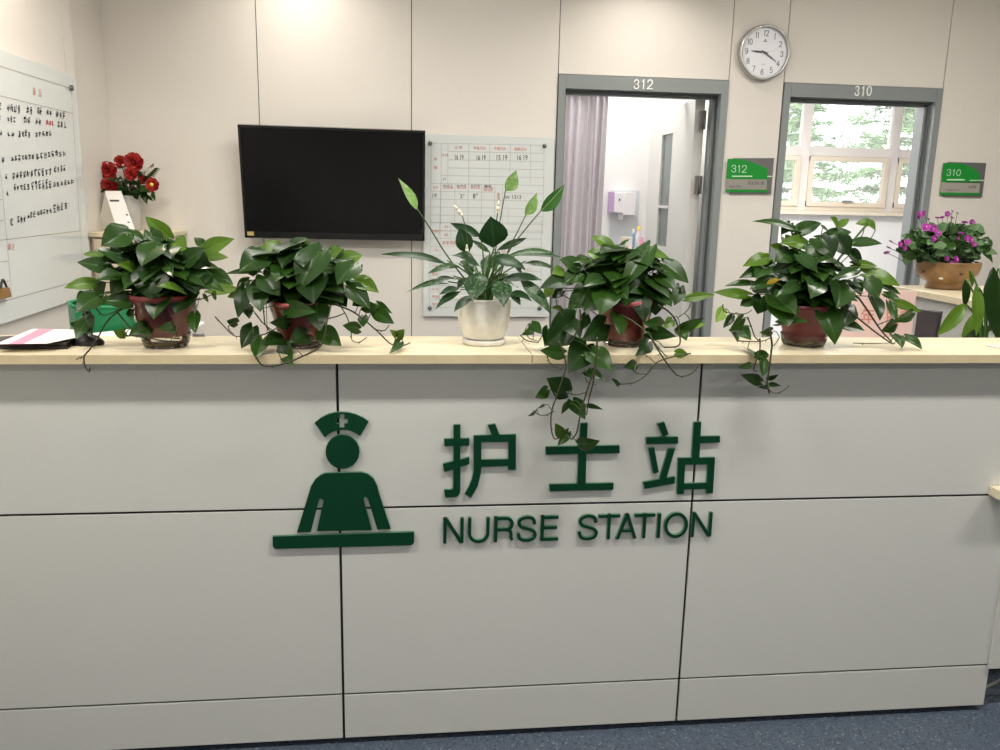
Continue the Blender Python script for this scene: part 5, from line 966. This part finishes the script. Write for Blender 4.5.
# ---- purple flowers in a bamboo coloured bowl
zF = (880, 200, 7.5)
cb = UZ(944.2, 288.3, ZT-.003); px, py = cb.x, cb.y; k_ = (cb-CAM).dot(FW)/FL
root = thing('flower_bowl', 'brown glazed bowl of purple flowers on the side counter', 'potted plant', (px, py, ZT-.003))
Rb = 30.0*k_; z0 = ZT-.002; ztop = U(948, 263, py-Rb*.9).z; hb = ztop-z0
b = MB(); b.lathe((px, py, z0), [(0, 0), (Rb*.60, 0), (Rb*.61, hb*.06), (Rb*.57, hb*.17), (Rb*.60, hb*.24), (Rb*.80, hb*.38), (Rb*.94, hb*.58), (Rb*1.0, hb*.80), (Rb*1.0, hb*.93), (Rb*1.02, hb*.96), (Rb*1.0, hb), (Rb*.93, hb), (Rb*.9, hb*.8)], 48); b.build('bowl', M['bowl'], root)
for k in range(10):
    a = 6.283*(k+.3)/10; b = MB(); b.lathe((0, 0, 0), [(0, .003), (.006, .002), (.008, -.002)], 10)
    e_ = V((math.cos(a), math.sin(a), 0)); t_ = V((-math.sin(a), math.cos(a), 0)); zz = hb*(.62 if k % 2 else .42); R_ = Rb*(.955 if k % 2 else .835)
    b.v = [V((px, py, z0+zz))+e_*(R_+v.z)+t_*v.x*1.3+V((0, 0, v.y*.8)) for v in b.v]; b.build('dimple', M['bowlhole'] if k % 3 else M['potwhite'], root)
b = MB(); b.lathe((px, py, z0), [(Rb*.92, hb*.85), (0, hb*.9)], 20); b.build('soil', M['soil'], root)
fo = MB(); r5 = random.Random(31); top = V((px, py, ztop))
def F2(x, y, dy=0): return U(880+x/7.5, 200+y/7.5, py+dy)
tries = 0
cen = V((490, 340, 0))
for k in range(330):
    a = r5.random()*6.283; q = math.sqrt(r5.random()); x = 490+math.cos(a)*q*330; y = 340+math.sin(a)*q*145
    if y > 440 and abs(x-510) > 250: continue
    if y < 260 and (x < 230 or x > 790): continue
    dz = r5.uniform(-.17, .15)*(1-q*.6)
    p = F2(x, y, dz); L_ = r5.uniform(.030, .050); d = V(((x-490)/330+r5.uniform(-.5, .5), r5.uniform(-.8, .1), -(y-340)/200*.5+r5.uniform(-.5, .3))).normalized()
    fo.leaf(p-d*L_*.5, p+d*L_*.5, L_*r5.uniform(.75, 1.0), r5.choice((0, 0, 0, 1, 2)), hint=(r5.uniform(-.4, .4), -.8, .7), curl=.08, fold=.2, wav=.06, prof=[(0, .6), (.12, .95), (.35, 1.08), (.6, 1), (.82, .75), (.95, .4), (1, .2)])
for x0, y0, x1, y1, w in ((760, 330, 850, 470, 85), (780, 380, 890, 400, 60), (720, 200, 795, 250, 70), (680, 220, 760, 180, 60), (770, 320, 840, 330, 50), (250, 230, 240, 200, 50), (200, 430, 190, 490, 60), (150, 380, 120, 380, 50), (560, 200, 600, 190, 50), (700, 260, 790, 250, 60), (740, 380, 700, 420, 60)):
    p0, p1 = F2(x0, y0, -.04), F2(x1, y1, -.06); fo.leaf(p0, p1, w/7.5*k_, r5.choice((0, 1)), hint=(0, -.8, .6), curl=.06, fold=.15, wav=.06); fo.tube([p0, p0.lerp(top, .5), top], .002, 3, n=5)
fo.build('foliage', [M['violet'], M['leafG'], M['leafM'], M['pet']], root)
for x, y, rr, dk in ((300, 108, 26, 0), (328, 98, 22, 0), (288, 132, 18, 0), (360, 143, 20, 1), (430, 135, 20, 1), (466, 132, 20, 1), (505, 105, 24, 0), (540, 84, 17, 1), (540, 135, 20, 1), (345, 205, 36, 0), (400, 212, 32, 0), (436, 250, 26, 0), (405, 290, 27, 0), (450, 300, 22, 0), (635, 170, 26, 1), (690, 166, 24, 0), (605, 252, 28, 1), (585, 287, 13, 0), (650, 288, 26, 0), (682, 300, 26, 0), (706, 332, 20, 0), (500, 437, 22, 0), (570, 446, 30, 0), (545, 475, 22, 0), (150, 332, 24, 0), (205, 315, 26, 0), (185, 360, 22, 0), (80, 314, 22, 1), (62, 358, 20, 1), (50, 398, 24, 1), (578, 100, 18, 2)):
    c = F2(x, y, -.12 if 180 < y else -.02); r = rr/7.5*k_*.88; b = MB()
    ax0 = V((r5.uniform(-.4, .4), -1, r5.uniform(-.1, .6))).normalized() if dk == 0 else V((r5.uniform(-.6, .6), -.3, .8)).normalized()
    s_ = ax0.orthogonal().normalized(); t_ = ax0.cross(s_)
    for q in range(5):
        a = 6.283*q/5; d = s_*math.cos(a)+t_*math.sin(a)+ax0*.25; b.leaf(c+d*r*.1, c+d*r, r*1.05, 0, hint=ax0, heart=False, curl=.1, fold=.05, prof=[(0, .25), (.25, .7), (.55, 1), (.82, .9), (1, .45)])
    for q in range(5):
        a = 6.283*q/5+.6; d = s_*math.cos(a)+t_*math.sin(a)+ax0*.7; b.leaf(c+d*r*.05, c+d*r*.6, r*.7, 0, hint=ax0, heart=False, curl=.1, fold=.05, prof=[(0, .25), (.25, .7), (.55, 1), (.82, .9), (1, .45)])
    if dk == 0: 
        e_ = c+ax0*r*.45; b.add([e_+(s_*math.cos(q)+t_*math.sin(q))*r*.16 for q in (0, 1.05, 2.1, 3.14, 4.19, 5.24)], [(0, 1, 2, 3, 4, 5)], 1)
    tgt = F2(x+(490-x)*.3, max(y+70, 260), -.06); b.tube([c, c.lerp(tgt, .5)+V((0, 0, .004)), tgt], .0014, 2, n=5, sub=3)
    b.build('blossom', [M['mag'] if dk == 0 else (M['magd'] if dk == 1 else M['leafD']), M['eye'], M['stem']], root)
# ---- plant at the right edge, standing on the desk behind the counter
zR = (840, 270, 6.25); yR = 2.62
c = U(990, 320, yR); px = c.x
root = thing('potted_plant', 'broad leaved plant rising from behind the worktop at the right edge', 'potted plant', (px, yR, 0))
zs = .75
b = MB(); b.box((1.97, yR-.16, 0), (px+.3, yR+.2, zs)); o = b.build('drawer_unit', M['deskw'], bevel=.004); tag(o, 'white drawer unit hidden behind the right end of the counter', 'drawer unit')
root.location = (px, yR, zs); root['_o'] = (px, yR, zs)
b = MB(); b.lathe((px, yR, zs+.001), [(0, 0), (.06, 0), (.085, .15), (.09, .17), (.08, .17), (.075, .15)], 32); b.build('pot', M['potwhite'], root)
b = MB(); b.lathe((px, yR, zs), [(.078, .155), (0, .16)], 20); b.build('soil', M['soil'], root)
fo = MB(); top = V((px, yR, zs+.16))
for x0, y0, x1, y1, w, mi, dy in ((860, 105, 860, 412, 80, 1, -.06), (790, 215, 612, 408, 92, 1, -.05), (790, 60, 782, 240, 55, 0, .0), (850, 100, 900, 205, 40, 0, .03), (815, 0, 830, 110, 34, 1, .02), (870, 140, 890, 180, 40, 0, .04)):
    p0, p1 = U(840+x0/6.25, 270+y0/6.25, yR+dy*.5), U(840+x1/6.25, 270+y1/6.25, yR+dy); fo.leaf(p0, p1, w/6.25/FL*yR*1.08, mi, hint=(-.1, -1, .25), heart=False, curl=.05, fold=.2, prof=[(0, .2), (.08, .55), (.22, .9), (.4, 1), (.6, .9), (.78, .62), (.92, .25), (1, .02)])
    fo.tube([p0, p0.lerp(top, .4)+V((.02, .0, .03)), top], .003, 2, n=6)
p0, p1 = U(1001, 279, yR-.02), U(1001, 345, yR-.06)
fo.leaf(p0, p1, .13, 0, hint=(-.1, -1, .25), heart=True, curl=.04, fold=.2); fo.tube([p0, p0+V((.02, .05, .01)), top], .003, 2, n=6)
for k in range(9):
    a = r5.random()*3.1-.2; p0 = top+V((math.cos(a)*.05, math.sin(a)*.05, .12)); p1 = p0+V((abs(math.cos(a))*.13+.03, math.sin(a)*.13, r5.uniform(-.04, .14))); fo.leaf(p0, p1, .07, r5.choice((0, 1)), hint=(0, -.5, .8), heart=True); fo.tube([p0, top], .003, 2, n=6)
fo.build('foliage', [M['leafD'], M['leafL'], M['pet']], root)

# ================================================================== LIGHT
def area(name, loc, sx_, sy_, e, col=(1, .95, .88), rot=(0, 0, 0), shape='RECTANGLE', spread=None):
    l = bpy.data.lights.new(name, 'AREA'); l.energy = e; l.color = col; l.shape = shape; l.size = sx_
    if shape in ('RECTANGLE', 'ELLIPSE'): l.size_y = sy_
    if spread: l.spread = spread
    o = bpy.data.objects.new(name, l); COL.objects.link(o); o.location = loc; o.rotation_euler = rot
    return o
WARM = (1, .92, .82); NEU = (1, .955, .89); COOL = (.95, .97, 1)
for x in (-1.1, .75, 2.6): area('ceiling_lamp_or_fill', (x, 1.27, ZC-.01), .9, .14, 34, NEU)
for x in (-.3, 1.9): area('ceiling_lamp_or_fill', (x, -1.2, ZC-.01), .9, .3, 22, NEU)  # unseen hall row, added as fill for the counter front
sp = math.radians(125)
area('ceiling_lamp_or_fill', (-.5, 4.32, ZC-.01), .16, .16, 4, WARM, shape='DISK', spread=sp)
area('ceiling_lamp_or_fill', (1.25, 4.20, ZC-.01), .16, .16, 4.5, WARM, shape='DISK', spread=sp)
area('ceiling_lamp_or_fill', (-1.22, 3.15, ZC-.01), .14, .14, 8.5, (1, .88, .74), shape='DISK', spread=sp)
area('ceiling_lamp_or_fill', (.2, 2.85, ZC-.01), 1.5, .3, 31, NEU)
area('ceiling_lamp_or_fill', (2.6, 3.0, ZC-.01), .9, .3, 28, NEU)
area('ceiling_lamp_or_fill', (1.2, 5.3, ZC-.01), .5, .5, 20, (1, .97, .94))
area('ceiling_lamp_or_fill', (2.75, 6.6, ZC-.01), 1.0, .6, 165, (1, .97, .95))  # unseen, added in room 310 and set left to brighten the door jamb
wd = bpy.data.worlds.new('sky'); S.world = wd; wd.use_nodes = True
bg = wd.node_tree.nodes['Background']; bg.inputs[0].default_value = (.93, .97, 1, 1); bg.inputs[1].default_value = 4.2
S.view_settings.view_transform = 'Standard'; S.view_settings.look = 'None'; S.view_settings.gamma = 1; S.view_settings.exposure = 0
S.view_settings.use_curve_mapping = False
cyc = S.cycles; cyc.max_bounces = 10; cyc.diffuse_bounces = 5; cyc.transparent_max_bounces = 16; cyc.use_denoising = True; cyc.caustics_reflective = False; cyc.caustics_refractive = False
for o in bpy.data.objects:
    if '_o' in o: del o['_o']
